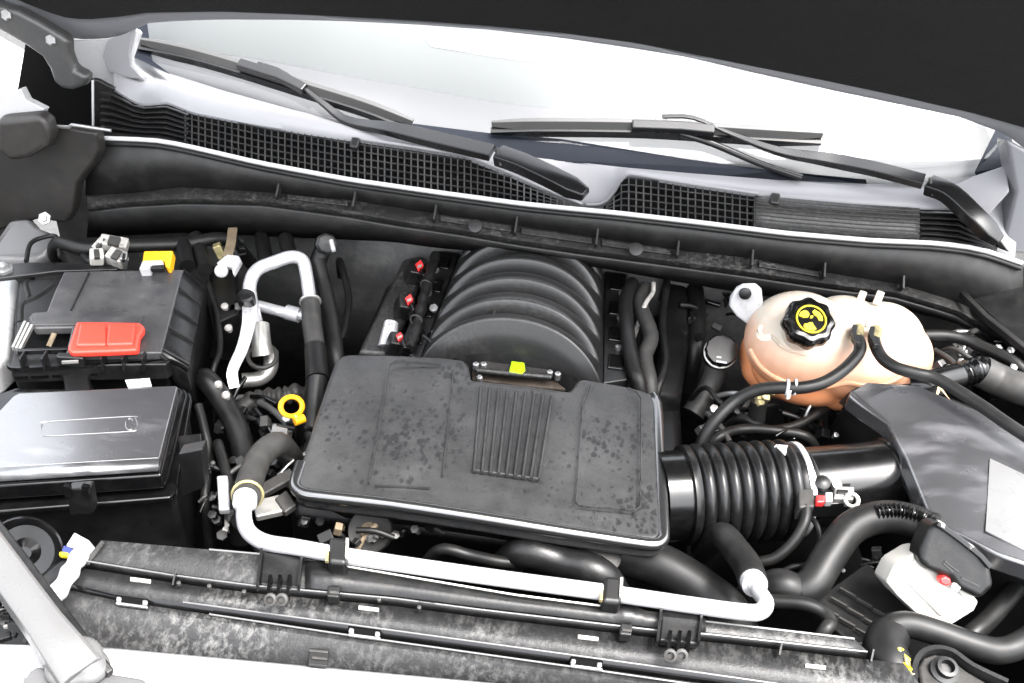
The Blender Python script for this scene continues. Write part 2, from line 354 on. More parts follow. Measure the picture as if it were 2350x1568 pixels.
# ---------------------------------------------------------------- fenders
fd = thing('front_fender', 'white painted fender top beside the hood hinge and battery', 'fender')
prism('fender_top', UL([(-320, -60), (-20, 70), (104, 138), (44, 199), (0, 222), (-200, 330), (-420, 420)], z=1.185), (0, 0, -.05), 'white_paint', fd, .006)
prism('inner_panel', UL([(-60, 640), (42, 632), (20, 815), (-10, 845), (-90, 850)], z=1.03), (0, 0, -.06), 'white_paint', fd, .012)
prism('flange', UL([(-10, 236), (47, 203), (61, 231), (72, 236), (102, 251), (92, 268), (60, 272), (24, 282), (-10, 274)], y=.86), (0, .02, -.004), 'white_paint', fd, .002)
place(fd, (-.95, .8, 1.1))
ap = thing('fender_apron', 'brown grey dusty inner apron panel below the hood hinge', 'apron panel')
prism('apron_wall', UL([(-40, 296), (118, 290), (150, 293), (222, 304), (228, 345), (215, 372), (178, 420), (168, 480), (150, 512), (118, 508), (95, 500), (-40, 540)], y=.88), (0, .03, -.01), 'apron', ap, .006)
prism('bracket', UL([(-12, 276), (92, 266), (110, 285), (119, 318), (114, 338), (66, 366), (20, 374), (-12, 345)], y=.83), (0, .035, 0), 'apron', ap, .012)
tube('lip', UL([(118, 290), (160, 292), (165, 287), (215, 294), (255, 300)], y=.875), .003, 'bracket_metal', ap, n=2)
lathe('bolt', U(104, 502, y=.84), (0, -.7, .5), [(.006, 0), (.012, .001), (.012, .004), (.007, .005), (.007, .01)], 'bracket_metal', ap, 6)
prism('gap_panel', UL([(212, 182), (226, 185), (262, 204), (232, 300), (214, 300)], y=.97), (0, .01, 0), 'plastic', ap, .002)
tube('gap_edge', UL([(213, 185), (214, 296)], y=.968), .0022, 'seal', ap, n=1)
prism('tower', [U(-30, 575, z=1.05), U(18, 500, z=1.06), U(75, 498, z=1.06), U(92, 520, z=1.06), U(127, 532, z=1.055), U(140, 555, z=1.04), U(108, 592, z=1.03), U(75, 600, z=1.03), U(-30, 606, z=1.03)], (.0, .03, -.10), 'grey_paint', ap, .02, 4)
prism('gap_back', UL([(60, 90), (240, 110), (262, 205), (240, 330), (20, 330)], y=1.10), (0, .02, 0), 'black', ap, 0)
place(ap, (-.85, .85, .9))
fr = thing('front_fender', 'dark grey inner fender edge beside the cowl louvres and air box', 'fender')
prism('fender_edge', UL([(2308, 316), (2360, 345), (2420, 400), (2440, 640), (2350, 620), (2300, 560), (2330, 440)], y=1.0), (0, .05, -.02), 'hood_shade_grey', fr, .008)
prism('inner_panel', [U(2190, 655, z=1.10), U(2215, 668, z=1.10), U(2460, 900, z=1.10), U(2460, 640, z=1.16), U(2280, 590, z=1.16)], (.02, .03, -.05), 'plastic', fr, .006)
sweep('seal_rib', [U(2195, 662, z=1.105), U(2260, 728, z=1.105), U(2310, 768, z=1.105), U(2460, 890, z=1.105)], [(-.006, -.006), (.006, -.006), (.006, .006), (-.006, .006)], 'rubber', fr, bev=.002)
place(fr, (.9, .8, 1.0))

# ---------------------------------------------------------------- cowl wall
NX = 60
us = [200+(2345-200)*i/NX for i in range(NX+1)]
strip = [(195, 316), (260, 318), (365, 322), (450, 340), (600, 375), (800, 412), (1000, 441), (1200, 468), (1340, 482), (1400, 487), (1600, 510), (1800, 535), (2000, 552), (2150, 558), (2250, 571), (2345, 604)]
ledge_b = [(195, 445), (300, 440), (420, 425), (640, 440), (820, 457), (1000, 486), (1200, 515), (1400, 545), (1560, 570), (1720, 588), (1900, 622), (2060, 648), (2200, 690), (2345, 760)]
ledge_f = [(195, 475), (280, 464), (420, 456), (600, 460), (800, 487), (904, 506), (1046, 526), (1188, 551), (1330, 572), (1561, 602), (1721, 624), (1891, 650), (2061, 672), (2197, 712), (2345, 800)]
low = [(195, 540), (420, 528), (700, 540), (900, 548), (1000, 562), (1200, 578), (1400, 612), (1600, 648), (1720, 668), (1900, 690), (2060, 700), (2197, 735), (2345, 830)]
def row(pts, y): return [U(u, interp(pts, u), y=y) for u in us]
cw = thing('cowl_wall', 'dark plastic cowl wall with dirty ribbed ledge below the windshield grille', 'cowl panel')
def bow(k): return -.035*(1-((us[k]-1270)/1075)**2)
def rowb(pts, y): return [U(u, interp(pts, u), y=y+bow(k)) for k, u in enumerate(us)]
loft('upper_wall', [rowb(strip, .925), rowb(ledge_b, .925)], 'cowl_wall', cw, .006)
loft('ledge', [rowb(ledge_b, .924), rowb(ledge_f, .895), [p+V((0, .004, -.012)) for p in rowb(ledge_f, .895)]], 'ledge_dirty', cw, .004)
loft('lower_wall', [[p+V((0, .006, -.012)) for p in rowb(ledge_f, .895)], rowb(low, .95)], 'cowl_wall', cw, .006)
tube('hood_seal', resample(rowb(strip, .921), 50), .0042, 'seal', cw, 10, n=1)  # the strip's bright highlight is put into its white colour
tube('seal_lip', resample([p+V((0, -.003, -.009)) for p in rowb(strip, .921)], 50), .0045, 'rubber', cw, 8, n=1)
for u in (640, 815, 1000, 1185, 1370, 1555, 1725, 1890, 2070):
    a = U(u, interp(ledge_b, u)-14, y=.918+bow(int((u-200)/2145*NX))); b = U(u-2, interp(ledge_f, u)-1, y=.893+bow(int((u-200)/2145*NX)))
    box('rib', (a+b)/2+V((0, 0, .004)), (.004, (a-b).length*.8, .018), 'cowl_wall', cw, rot=(R(38), 0, 0), bev=.001)
for u0, u1 in ((660, 800), (1010, 1175), (1195, 1360), (1380, 1540), (1740, 1880)):
    q = []
    for u, f in ((u0, .55), (u1, .55), (u1, .92), (u0, .92)):
        k = int((u-200)/2145*NX); a = U(u, interp(ledge_b, u), y=.924+bow(k)); b = U(u, interp(ledge_f, u), y=.895+bow(k)); q.append(a.lerp(b, f-.3)+V((0, -.004, .004)))
    prism('raised_pad', q, (0, .006, -.006), 'ledge_dirty', cw, .002)
for u, dv in ((1090, -16), (1460, -18)):
    k = int((u-200)/2145*NX); c = U(u, interp(ledge_f, u)+dv, y=.888+bow(k))
    lathe('clip', c, (0, -.6, .7), [(.006, -.006), (.012, -.006), (.012, -.002), (.006, -.001), (.003, -.001)], 'plastic_dark', cw, 14)
place(cw, (0, .93, .95))

# ---------------------------------------------------------------- windshield
base_px = [(262, 116), (296, 126), (374, 162), (510, 206), (680, 253), (799, 279), (964, 312), (1117, 342), (1236, 362), (1420, 382), (1576, 396), (1780, 412), (1986, 421), (2120, 418), (2240, 402), (2312, 384), (2345, 372)]
base = []
for u, v in base_px:
    xx = (u-1230)/1100; base.append(U(u, v, z=1.225+.05*xx*xx))
base = resample(smooth(base, 4), 41)
rows = []
for t in [i/10 for i in range(11)]:
    rows.append([V((p.x*(1-.14*t), p.y+.85*t, p.z+.54*t+.03*math.sin(math.pi*t))) for p in base])
ws = thing('windshield', 'bright windshield glass with black border under the open hood', 'windshield')
gl = loft('glass', rows, 'glass', ws)
gv = [p for r in rows for p in r]; m_ = len(base)
bvh = BVHTree.FromPolygons(gv, [[i*m_+k, i*m_+k+1, (i+1)*m_+k+1, (i+1)*m_+k] for i in range(10) for k in range(m_-1)])
def G(u, v, off=0.0):
    d = ray(u, v).normalized(); h, n, _, _ = bvh.ray_cast(CAM, d)
    if h is None:
        h = U(u, v, n=V((0, -.53, .85)), p=V((0, 1.02, 1.24)))
    return h-d*off
def below(p, k): return p+V((0, .53, -.85))*k
for nm, pts in (('frit_band', [(940, 284), (1117, 306), (1287, 320), (1576, 366), (1760, 391), (1986, 413), (1990, 425), (1780, 416), (1576, 400), (1420, 387), (1236, 367), (1117, 348), (960, 315)]),
                ('frit_corner', [(300, 50), (338, 54), (350, 140), (392, 172), (355, 156), (292, 122)]),
                ('frit_corner', [(2286, 296), (2320, 300), (2325, 382), (2240, 408), (2236, 396)])):
    q = [below(G(u, v), -.0015) for u, v in pts]
    mk(nm, q, [list(range(len(q)))], 'frit', ws, flat=True)
place(ws, (0, 1.05, 1.22))
ds = thing('dashboard', 'black dashboard top beneath the windshield', 'dashboard')
loft('dash_top', [[p+V((0, .03, -.05)) for p in base], [p+V((0, .45, -.02)) for p in base], [p+V((0, .5, -.4)) for p in base]], 'dash', ds, .01)
place(ds, (0, 1.3, .9))
sh = thing('sunshade', 'pale folding sunshade lying inside the windshield', 'sunshade')
crease = [(300, 60), (420, 75), (600, 100), (777, 134), (947, 163), (1117, 194), (1287, 214), (1457, 231), (1576, 240), (1724, 254), (1894, 273), (2050, 285), (2270, 300)]
cr = [below(G(u, v), .055) for u, v in crease]; cr = resample(smooth(cr, 3), 30)
bs = resample([p+V((0, .035, -.035)) for p in base[1:-1]], 30)
loft('lower_panel', [bs, [a.lerp(b, .5)+V((0, .01, -.012)) for a, b in zip(bs, cr)], cr], 'sunshade_shaded', sh, .004)
up_rows = [[p+V((0, 0, .002)) for p in cr], [V((p.x*.96, p.y+.3, p.z+.215)) for p in cr], [V((p.x*.9, 1.82, 1.68)) for p in cr]]
loft('upper_panel', up_rows, 'sunshade', sh, .004)
ubv = BVHTree.FromPolygons([p for r_ in up_rows for p in r_], [[i*30+k, i*30+k+1, (i+1)*30+k+1, (i+1)*30+k] for i in range(2) for k in range(29)])
for nm, pts in (('print_bar', [(1085, 104), (1252, 126), (1250, 148), (1082, 124)]), ('print_bar', [(975, 90), (1080, 103), (1078, 122), (990, 108)]), ('print_bar', [(1375, 146), (1530, 172), (1528, 190), (1378, 164)]), ('print_bar', [(1540, 172), (1640, 188), (1636, 202), (1545, 190)])):
    dirs = [ray(u, v).normalized() for u, v in pts]; q = [(ubv.ray_cast(CAM, d_)[0] or below(CAM, 0))-d_*.0015 for d_ in dirs]
    mk(nm, q, [[0, 1, 2, 3]], 'shade_print', sh, flat=True)
place(sh, (0, 1.3, 1.2))

# ---------------------------------------------------------------- cowl top: pale lip, grilles
top_l = [(218, 196), (262, 204), (300, 228), (323, 239), (384, 234), (442, 258), (578, 285), (700, 304), (799, 319), (947, 340), (1066, 360), (1151, 394), (1253, 438), (1338, 474), (1372, 474), (1392, 466), (1412, 440), (1430, 408), (1445, 402), (1576, 424), (1734, 447), (1950, 466), (2110, 476), (2200, 478), (2290, 560), (2345, 598)]
ct = thing('cowl_cover', 'pale grey cowl cover with black air grilles under the wipers', 'cowl cover')
def cz(u): return 1.228+.035*((u-1230)/1100)**2
# base of glass -> top edge of grille
uu = [262+(2330-262)*i/120 for i in range(121)]
r0 = [U(u, interp(base_px, u)+1, z=cz(u)) for u in uu]
r1 = [U(u, min(interp(top_l, u), interp(strip, u)-6), y=.985+bow(int(max(0, min(NX, (u-200)/2145*NX))))-.02*0) for u in uu]
def mid(a, b, t, h): 
    p = a.lerp(b, t); return p+V((0, 0, h))
cowl_z = []
for a, b in zip(r0, r1):
    cowl_z.append((a, b))
rA = r0; rB = [mid(a, b, .35, .004) for a, b in cowl_z]; rC = [mid(a, b, .85, .006) for a, b in cowl_z]; rD = r1; rE = [p+V((0, -.002, -.012)) for p in r1]
loft('cowl_lip', [rA, rB, rC, rD, rE], 'cowl_grey', ct, 0, sharp=60)
# grille recess floor and mesh
def grille_pt(u, f, dy=0):
    a = U(u, interp(top_l, u)+3, y=.975+bow(int(max(0, min(NX, (u-200)/2145*NX))))+dy); b = U(u, interp(strip, u)-4, y=.93+bow(int(max(0, min(NX, (u-200)/2145*NX))))+dy)
    return a.lerp(b, f)
def grille(name, u0, u1, nu, nv, wbar, matn, backing=True):
    vv = []; ff = []
    def bar(p, q, up):
        t = (q-p).normalized(); s = t.cross(up).normalized()*wbar/2; n = up.normalized()*wbar*.6
        i = len(vv); vv.extend([p-s, p+s, p+s-n*2, p-s-n*2, q-s, q+s, q+s-n*2, q-s-n*2])
        ff.extend([[i, i+1, i+5, i+4], [i+1, i+2, i+6, i+5], [i+3, i, i+4, i+7]])
    up = V((0, -.55, .83)); fs = [j/nv for j in range(nv+1)]
    cols = [u0+(u1-u0)*i/nu for i in range(nu+1)]
    for u in cols:
        L = (grille_pt(u, 0)-grille_pt(u, 1)).length
        if L > .012: bar(grille_pt(u, 0), grille_pt(u, 1), up)
    return vv, ff, bar, cols, up
def full_grille(name, u0, u1, pitch, matn, rowpitch=None):
    pl = []; u = u0
    nu = int((u1-u0)/pitch); vv, ff, bar, cols, up = grille(name, u0, u1, nu, 4, .0024, matn)
    rp = rowpitch or .0125
    # horizontal bars parallel to the lower edge
    for j in range(0, 9):
        for c0, c1 in zip(cols, cols[1:]):
            p0, p1 = grille_pt(c0, 1), grille_pt(c1, 1); q0, q1 = grille_pt(c0, 0), grille_pt(c1, 0)
            L0, L1 = (q0-p0).length, (q1-p1).length
            if j*rp < min(L0, L1): bar(p0.lerp(q0, j*rp/L0), p1.lerp(q1, j*rp/L1), up)
    o = mk(name, vv, ff, matn, ct, flat=True); stuff(o); return o
def gback(name, u0, u1, n=30, matn='black', drop=.025):
    cs = [u0+(u1-u0)*i/n for i in range(n+1)]
    return loft(name, [[grille_pt(u, 0)+V((0, 0, -.002)) for u in cs], [grille_pt(u, 0)+V((0, .0, -drop)) for u in cs], [grille_pt(u, 1)+V((0, .005, -drop)) for u in cs], [grille_pt(u, 1)+V((0, 0, -.004)) for u in cs]], matn, ct, .002)
gback('grille_tray', 224, 1372, 80); gback('grille_tray', 1386, 1732, 30)
full_grille('grille_mesh', 425, 1340, 15.2, 'cowl_black'); full_grille('grille_mesh', 1392, 1732, 16.5, 'cowl_black')
# louvred ends : each slat its own piece
for (u0, u1, nsl) in ((232, 432, 7), (2112, 2285, 6)):
    for j in range(nsl):
        f = (j+.6)/nsl; c = [u0+(u1-u0)*i/8 for i in range(9)]
        sweep('louvre_slat', [grille_pt(u, f) for u in c], [(-.0035, -.003), (.0035, -.001), (.0035, .001), (-.0035, .001)], 'cowl_black', ct)
gback('grille_tray', 2108, 2290, 10)
cs = [1734+(2110-1734)*i/20 for i in range(21)]
loft('fine_screen', [[grille_pt(u, 0)+V((0, 0, .001)) for u in cs], [grille_pt(u, .5)+V((0, 0, .002)) for u in cs], [grille_pt(u, 1)+V((0, 0, .0)) for u in cs]], 'plastic_dusty', ct, .003)
for j in range(1, 8): tube('screen_wire', [grille_pt(u, j/8)+V((0, -.001, .003)) for u in cs], .0011, 'rubber_grey', ct, 5, n=1)
for u in (815, 1777):
    c = grille_pt(u, .12); box('clip', c+V((0, .0, .004)), (.016, .022, .012), 'cowl_black', ct, rot=(R(35), 0, R(-6)), bev=.004, seg=3)
tube('grille_rim', [grille_pt(u, 0)+V((0, .003, .004)) for u in [830+(1335-830)*i/30 for i in range(31)]], .003, 'cowl_grey', ct, 8, n=1)
tube('grille_rim', [grille_pt(u, 0)+V((0, .003, .004)) for u in [1345+(1740-1345)*i/40 for i in range(41)]], .003, 'cowl_grey', ct, 8, n=1)
# corner wings of the cover
prism('corner_wing', UL([(160, 92), (246, 90), (300, 60), (320, 70), (300, 128), (300, 150), (350, 180), (405, 224), (340, 222), (262, 203), (215, 182), (165, 156), (158, 120)], y=1.07), (0, .02, -.01), 'white_paint', ct, .006)
prism('pillar_trim', UL([(246, 92), (290, 76), (302, 60), (308, 62), (296, 124), (300, 150), (330, 182), (300, 180), (250, 168), (236, 130)], y=1.055), (0, .012, -.004), 'cowl_grey', ct, .004)
prism('corner_wing', [U(2310, 378, y=1.04), U(2318, 440, y=1.0), U(2290, 470, y=.99), U(2265, 500, y=.985), U(2230, 478, y=.99), U(2180, 462, y=1.0), U(2150, 440, y=1.01), U(2235, 404, y=1.04)], (0, .01, -.012), 'cowl_grey', ct, .004)
prism('corner_seal', UL([(2195, 474), (2215, 478), (2300, 556), (2318, 580), (2296, 572)], y=.95), (0, .02, -.006), 'plastic', ct, .003)
place(ct, (0, .97, 1.18))

# ---------------------------------------------------------------- hood
lip = [(-140, -60), (-60, -25), (34, 20), (85, 48), (126, 76), (160, 87), (190, 90), (245, 89), (299, 73), (340, 54), (391, 49), (510, 45), (680, 46), (800, 49), (947, 56), (1117, 68), (1287, 87), (1457, 112), (1576, 131), (1724, 166), (1894, 204), (2064, 240), (2200, 268), (2285, 299), (2319, 316), (2353, 343), (2420, 400), (2560, 500)]
ins = [(-140, -90), (-60, -60), (60, 0), (119, 24), (160, 36), (204, 41), (282, 34), (340, 25), (510, 22), (680, 28), (800, 34), (947, 42), (1117, 54), (1287, 70), (1457, 93), (1576, 116), (1724, 146), (1894, 180), (2064, 216), (2234, 255), (2353, 289), (2420, 310), (2560, 360)]
hu = [-140+2700*i/90 for i in range(91)]
HA = R(48); hd = V((0, -math.cos(HA), math.sin(HA))); hn = V((0, -math.sin(HA), -math.cos(HA)))   # along the hood, out of its underside
h0 = [U(u, interp(lip, u), n=hn, p=V((0, .985, 1.44))+hn*.008) for u in hu]
h1 = [U(u, interp(ins, u), n=hn, p=V((0, .985, 1.44))) for u in hu]
hood = thing('hood', 'open hood with white rim coloured in shade grey and black underside insulation', 'hood')
L_ = 1.25
def up_(p, k): return V((p.x*(1-.14*min(1, k/.14)), 0, 0))+V((0, p.y, p.z))+hd*(L_*k)
loft('hood_rim', [[p-hn*.012 for p in h0], h0, [a.lerp(b, .5)+hn*.004 for a, b in zip(h0, h1)], h1], 'hood_shade_grey', hood, .002, sharp=60)
loft('outer_skin', [[p-hn*.012-hd*.01 for p in h0], [up_(p, .07)-hn*.03 for p in h0], [up_(p, .14)-hn*.04 for p in h0], [up_(p, .3)-hn*.06 for p in h0], [up_(p, 1)-hn*.05 for p in h0]], 'white_paint', hood, .004)
loft('insulation_pad', [[p-hn*.004 for p in h1], [p+hn*.006+hd*.012 for p in h1], [up_(p, .07)+hn*.005 for p in h1], [up_(p, .14)+hn*.005 for p in h1], [up_(p, .25)+hn*.004 for p in h1], [up_(p, .5)-hn*.006 for p in h1], [up_(p, 1)-hn*.005 for p in h1]], 'insulator', hood, .004)
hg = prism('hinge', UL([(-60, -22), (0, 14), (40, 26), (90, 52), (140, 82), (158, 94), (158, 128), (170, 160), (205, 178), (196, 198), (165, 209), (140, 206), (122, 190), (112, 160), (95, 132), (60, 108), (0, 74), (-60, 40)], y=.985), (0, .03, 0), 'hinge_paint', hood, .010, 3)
for u, v in ((118, 92), (16, 34)): lathe('hinge_bolt', U(u, v, y=.985), (0, -1, .2), [(.010, -.004), (.010, .004), (.007, .006)], 'bracket_metal', hg, 6)
place(hood, (0, 1.0, 1.42))

# ================================================================== WIPERS
def wiper(label, blade, cover_px, arm_px, head_px, w1=.0135):
    t = thing('wiper', label, 'wiper', 'windshield wipers')
    off = .022
    B = [G(u, v, off) for u, v in blade]; B = resample(smooth(B, 4), 16)
    sweep('rubber_blade', [p+V((0, -.004, -.013)) for p in B], [(-.0035, -.015), (.0035, -.015), (.006, .007), (-.006, .007)], 'wiper', t, up=(0, -.5, .85), scale=lambda s: (1, min(1, .45+4*min(s, 1-s))))
    sweep('spoiler', B, [(-.013, -.005), (-.004, .011), (.004, .011), (.013, -.005)], 'wiper_spoiler', t, up=(0, -.5, .85), scale=lambda s: min(1, .5+5*min(s, 1-s)), bev=.001)
    C = [G(u, v, off+.012) for u, v in cover_px]
    sweep('blade_cover', resample(C, 6), [(-.011, -.007), (-.009, .007), (.009, .007), (.011, -.007)], 'wiper', t, up=(0, -.5, .85), bev=.003)
    A = [p for p in arm_px]; n = len(A)
    sweep('arm', resample(smooth(A, 5), 26), [(-w1*.9, -.004), (-w1*.7, .005), (w1*.7, .005), (w1*.9, -.004)], 'wiper', t, up=(0, -.4, .9), scale=lambda s: .45+.95*min(1, max(0, (s-.25)/.45)), bev=.0015)
    H = head_px
    h = sweep('pivot_head', resample(smooth(H, 5), 14), [(-.020, -.014), (-.017, .007), (0, .011), (.017, .007), (.020, -.014)], 'wiper', t, up=(0, -.4, .9), scale=lambda s: (.95, 1) if s < .85 else (.95-.35*(s-.85)/.15, 1-.3*(s-.85)/.15), bev=.003)
    tube('hinge_pin', [H[0].lerp(H[1], .05)+V((-.004, -.006, .014)), H[0].lerp(H[1], .05)+V((.006, -.02, -.012))], .0028, 'rubber_grey', t, 8, n=1)
    place(t, H[-1]); return t
def AZ(l): return [U(u, v, z=z) for u, v, z in l]
wiper('wiper reaching to the cowl corner with its pivot beside the grille notch', [(318, 92), (440, 118), (560, 152), (700, 196), (830, 236), (948, 280)], [(548, 146), (650, 178), (700, 205)],
      [G(590, 146, .035), G(640, 162, .035), G(690, 196, .03), G(745, 240, .03), G(800, 278, .03), U(900, 296, z=1.262), U(1010, 322, z=1.262), U(1130, 350, z=1.264)],
      AZ([(1143, 352, 1.264), (1200, 372, 1.266), (1280, 410, 1.265), (1345, 444, 1.258)]))
wiper('wiper lying flat along the glass with its pivot at the cowl corner', [(1128, 283), (1300, 283), (1480, 286), (1650, 296), (1780, 304), (1888, 308)], [(1450, 288), (1560, 292), (1640, 300)],
      [G(1520, 268, .035), G(1590, 270, .035), G(1680, 308, .03), G(1790, 348, .03), U(1900, 366, z=1.27), U(2010, 388, z=1.275), U(2120, 416, z=1.275)],
      AZ([(2130, 420, 1.275), (2180, 440, 1.275), (2240, 496, 1.255), (2295, 552, 1.225)]), .012)
nz = thing('washer_hose', 'thin black washer hose lying across the lower glass by the flat wiper', 'hose')
tube('hose', [G(1560, 306, .02), G(1640, 332, .015), G(1740, 374, .012), G(1840, 408, .012)], .006, 'wiper', nz)
place(nz, G(1840, 408, .01))

# ================================================================== BATTERY BOX
bz = 1.10
bb = thing('battery_box', 'black plastic battery box with ribbed side and smudged lid', 'battery box')
prism('lid', UL([(147, 623), (422, 618), (371, 809), (150, 812), (165, 751), (80, 753), (72, 740), (65, 727), (76, 717), (107, 714), (125, 668)], z=bz), (0, 0, -.014), 'battery_lid', bb, .003)
prism('lid_strip', UL([(80, 727), (330, 722), (322, 742), (76, 746)], z=bz+.0025), (0, 0, -.004), 'battery_lid', bb, .001)
sweep('lid_groove', UL([(205, 626), (163, 712)], z=bz+.0015), [(-.001, -.001), (.001, -.001), (.001, .0012), (-.001, .0012)], 'plastic_dark', bb)
for i, (a, b) in enumerate((((58, 740), (30, 800)), ((66, 744), (38, 802)), ((74, 748), (46, 803)))):
    sweep('hinge_rib', [U(*a, z=bz+.001), U(*b, z=bz-.004)], [(-.0018, -.004), (.0018, -.004), (.0018, .003), (-.0018, .003)], 'aluminium_worn', bb)
prism('tray', UL([(60, 745), (200, 742), (190, 806), (40, 812)], z=bz-.03), (0, 0, -.02), 'black', bb, 0)
sweep('terminal_tab', [U(112, 795, z=bz-.02), U(125, 765, z=bz-.006)], [(-.004, -.001), (.004, -.001), (.004, .001), (-.004, .001)], 'tan', bb)
sweep('front_rim', UL([(40, 806), (100, 803), (175, 800)], z=bz), [(-.003, -.006), (.003, -.006), (.003, .002), (-.003, .002)], 'plastic_gloss', bb, bev=.001)
prism('front_ledge', UL([(30, 812), (378, 809), (392, 826), (380, 836), (200, 838), (60, 842), (22, 842)], z=bz-.012), (0, 0, -.03), 'plastic', bb, .003)
prism('body', UL([(40, 640), (424, 632), (384, 836), (40, 846), (28, 842)], z=bz-.034), (.0, 0, -.22), 'plastic', bb, .006)
A0, B0 = U(422, 619, z=bz-.003), U(372, 812, z=bz-.003)
D0, C0 = U(470, 664, z=bz-.045), U(432, 852, z=bz-.035)
E0, F0 = U(492, 770, z=bz-.16), U(452, 940, z=bz-.14)
loft('flank', [[A0.lerp(B0, i/8) for i in range(9)], [D0.lerp(C0, i/8)+V((.0, 0, .004)) for i in range(9)], [E0.lerp(F0, i/8) for i in range(9)]], 'plastic', bb, .006)
loft('flank_front', [[B0, C0], [U(392, 880, z=bz-.12), F0]], 'plastic', bb, .005)
for f in (.02, .26, .5, .72, .97):
    sweep('flank_rib', [A0.lerp(B0, f)+V((0, 0, .002)), D0.lerp(C0, f)+V((.001, 0, .007))], [(-.0016, -.003), (.0016, -.003), (.0016, .002), (-.0016, .002)], 'plastic_satin', bb)
for u in (54, 104, 238, 286, 331):
    box('front_rib', U(u, 829, z=bz-.006), (.003, .020, .024), 'plastic_satin', bb, rot=(0, 0, .1), bev=.001)
sweep('rail', UL([(16, 836), (26, 846), (60, 846), (140, 843), (250, 838), (340, 833), (392, 829), (430, 850)], z=bz-.015), [(-.002, -.003), (.002, -.003), (.002, .003), (-.002, .003)], 'plastic_gloss', bb, sm=2)
for u0, u1 in ((35, 64), (72, 112), (120, 140), (208, 246), (252, 294), (300, 338)):
    sweep('rail_tab', [U(u0, interp([(0, 866), (400, 850)], u0), z=bz-.03), U(u1, interp([(0, 866), (400, 850)], u1), z=bz-.03)], [(-.003, -.002), (.003, -.002), (.003, .002), (-.003, .002)], 'plastic_gloss', bb)
lt = box('latch', U(164, 826, z=bz-.002), (.04, .012, .018), 'plastic_dark', bb, rot=(0, 0, .1), bev=.003); sweep('latch_bar', UL([(142, 832), (180, 830)], z=bz+.008), [(-.0015, -.002), (.0015, -.002), (.0015, .002), (-.0015, .002)], 'aluminium_worn', lt)
prism('latch_apron', UL([(140, 838), (198, 836), (208, 900), (150, 902)], z=bz-.03), (0, .01, -.06), 'plastic_dark', bb, .003)
place(bb, (-.6, .5, .85))
rc = thing('terminal_cover', 'bright red plastic terminal cover on the battery box', 'terminal cover')
rz = bz+.022
prism('shell', UL([(174, 737), (250, 738), (321, 739), (330, 748), (329, 757), (320, 770), (316, 803), (250, 806), (160, 809), (154, 799)], z=rz-.006), (0, .004, -.014), 'red_plastic', rc, .005)
prism('raised_panel', UL([(182, 742), (242, 742), (243, 790), (172, 791)], z=rz), (0, 0, -.012), 'red_plastic', rc, .004)
prism('raised_panel', UL([(248, 742), (312, 743), (306, 788), (242, 790)], z=rz-.001), (0, 0, -.012), 'red_plastic', rc, .004)
place(rc, U(240, 775, z=bz))
# hold-down bar in front of the tower
hb = thing('hold_down_bar', 'flat black metal bar bolted across the battery tray corner', 'bracket')
prism('bar', UL([(-30, 612), (60, 602), (140, 602), (275, 608), (270, 618), (130, 622), (-30, 642)], z=1.075), (0, 0, -.008), 'plastic_satin', hb, .002)
lathe('nut', U(8, 618, z=1.078), (0, 0, 1), [(.016, -.004), (.016, .002), (.011, .003), (.010, .010), (.005, .012)], 'bracket_metal', hb, 6)
place(hb, U(100, 612, z=1.07))
for k, (pts, r) in enumerate(((([(60, 600), (70, 560), (100, 545), (130, 545), (138, 590)]), .004), (([(60, 700), (82, 690), (110, 672), (126, 660)]), .009), (([(48, 745), (50, 710), (66, 690), (60, 660), (70, 635)]), .008))):
    t = thing('cable', ['thin black cable arching behind the hold-down bar', 'thick black cable entering the battery box notch', 'black cable running down beside the white inner panel'][k], 'cable')
    tube('sheath', UL(pts, z=1.06), r, 'rubber', t); place(t, U(*pts[0], z=1.05))

# ================================================================== FUSE BOX
fz = 1.10
fb = thing('fuse_box', 'black fuse box with smudged shiny lid, painted sky sheen and front latch', 'fuse box')
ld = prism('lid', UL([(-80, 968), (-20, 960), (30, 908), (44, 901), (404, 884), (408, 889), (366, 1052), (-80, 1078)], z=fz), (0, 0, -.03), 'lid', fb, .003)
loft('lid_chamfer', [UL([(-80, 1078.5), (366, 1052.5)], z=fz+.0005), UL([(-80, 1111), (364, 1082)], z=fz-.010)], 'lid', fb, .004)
prism('lid_skirt', UL([(-80, 940), (36, 898), (410, 886), (420, 896), (371, 1090), (-80, 1120)], z=fz-.016), (0, 0, -.026), 'plastic_gloss', fb, .004)
prism('flange', UL([(-80, 930), (36, 892), (424, 892), (430, 906), (384, 1104), (374, 1112), (-80, 1143)], z=fz-.036), (0, 0, -.008), 'plastic_gloss', fb, .003)
prism('body_rim', UL([(-80, 930), (36, 890), (436, 900), (440, 915), (404, 1128), (390, 1142), (-80, 1180)], z=fz-.052), (0, 0, -.010), 'plastic_gloss', fb, .003)
prism('body', UL([(-80, 930), (36, 890), (430, 905), (400, 1135), (-80, 1176)], z=fz-.06), (0, 0, -.20), 'plastic_dark', fb, .006)
lt = prism('latch', UL([(153, 1124), (206, 1120), (214, 1168), (212, 1182), (160, 1185), (156, 1160)], y=.165), (0, .015, 0), 'plastic', fb, .003)
for u in (158, 200): sweep('latch_prong', UL([(u-4, 1114), (u, 1140)], y=.16), [(-.003, -.004), (.003, -.004), (.003, .004), (-.003, .004)], 'plastic_gloss', lt)
prism('side_tab', UL([(406, 1000), (462, 994), (464, 1030), (412, 1042)], z=fz-.05), (0, 0, -.006), 'plastic_satin', fb, .002)
prism('side_tab_wall', UL([(409, 1042), (464, 1031), (470, 1120), (420, 1140)], y=.25), (0, .02, 0), 'plastic_dark', fb, .002)
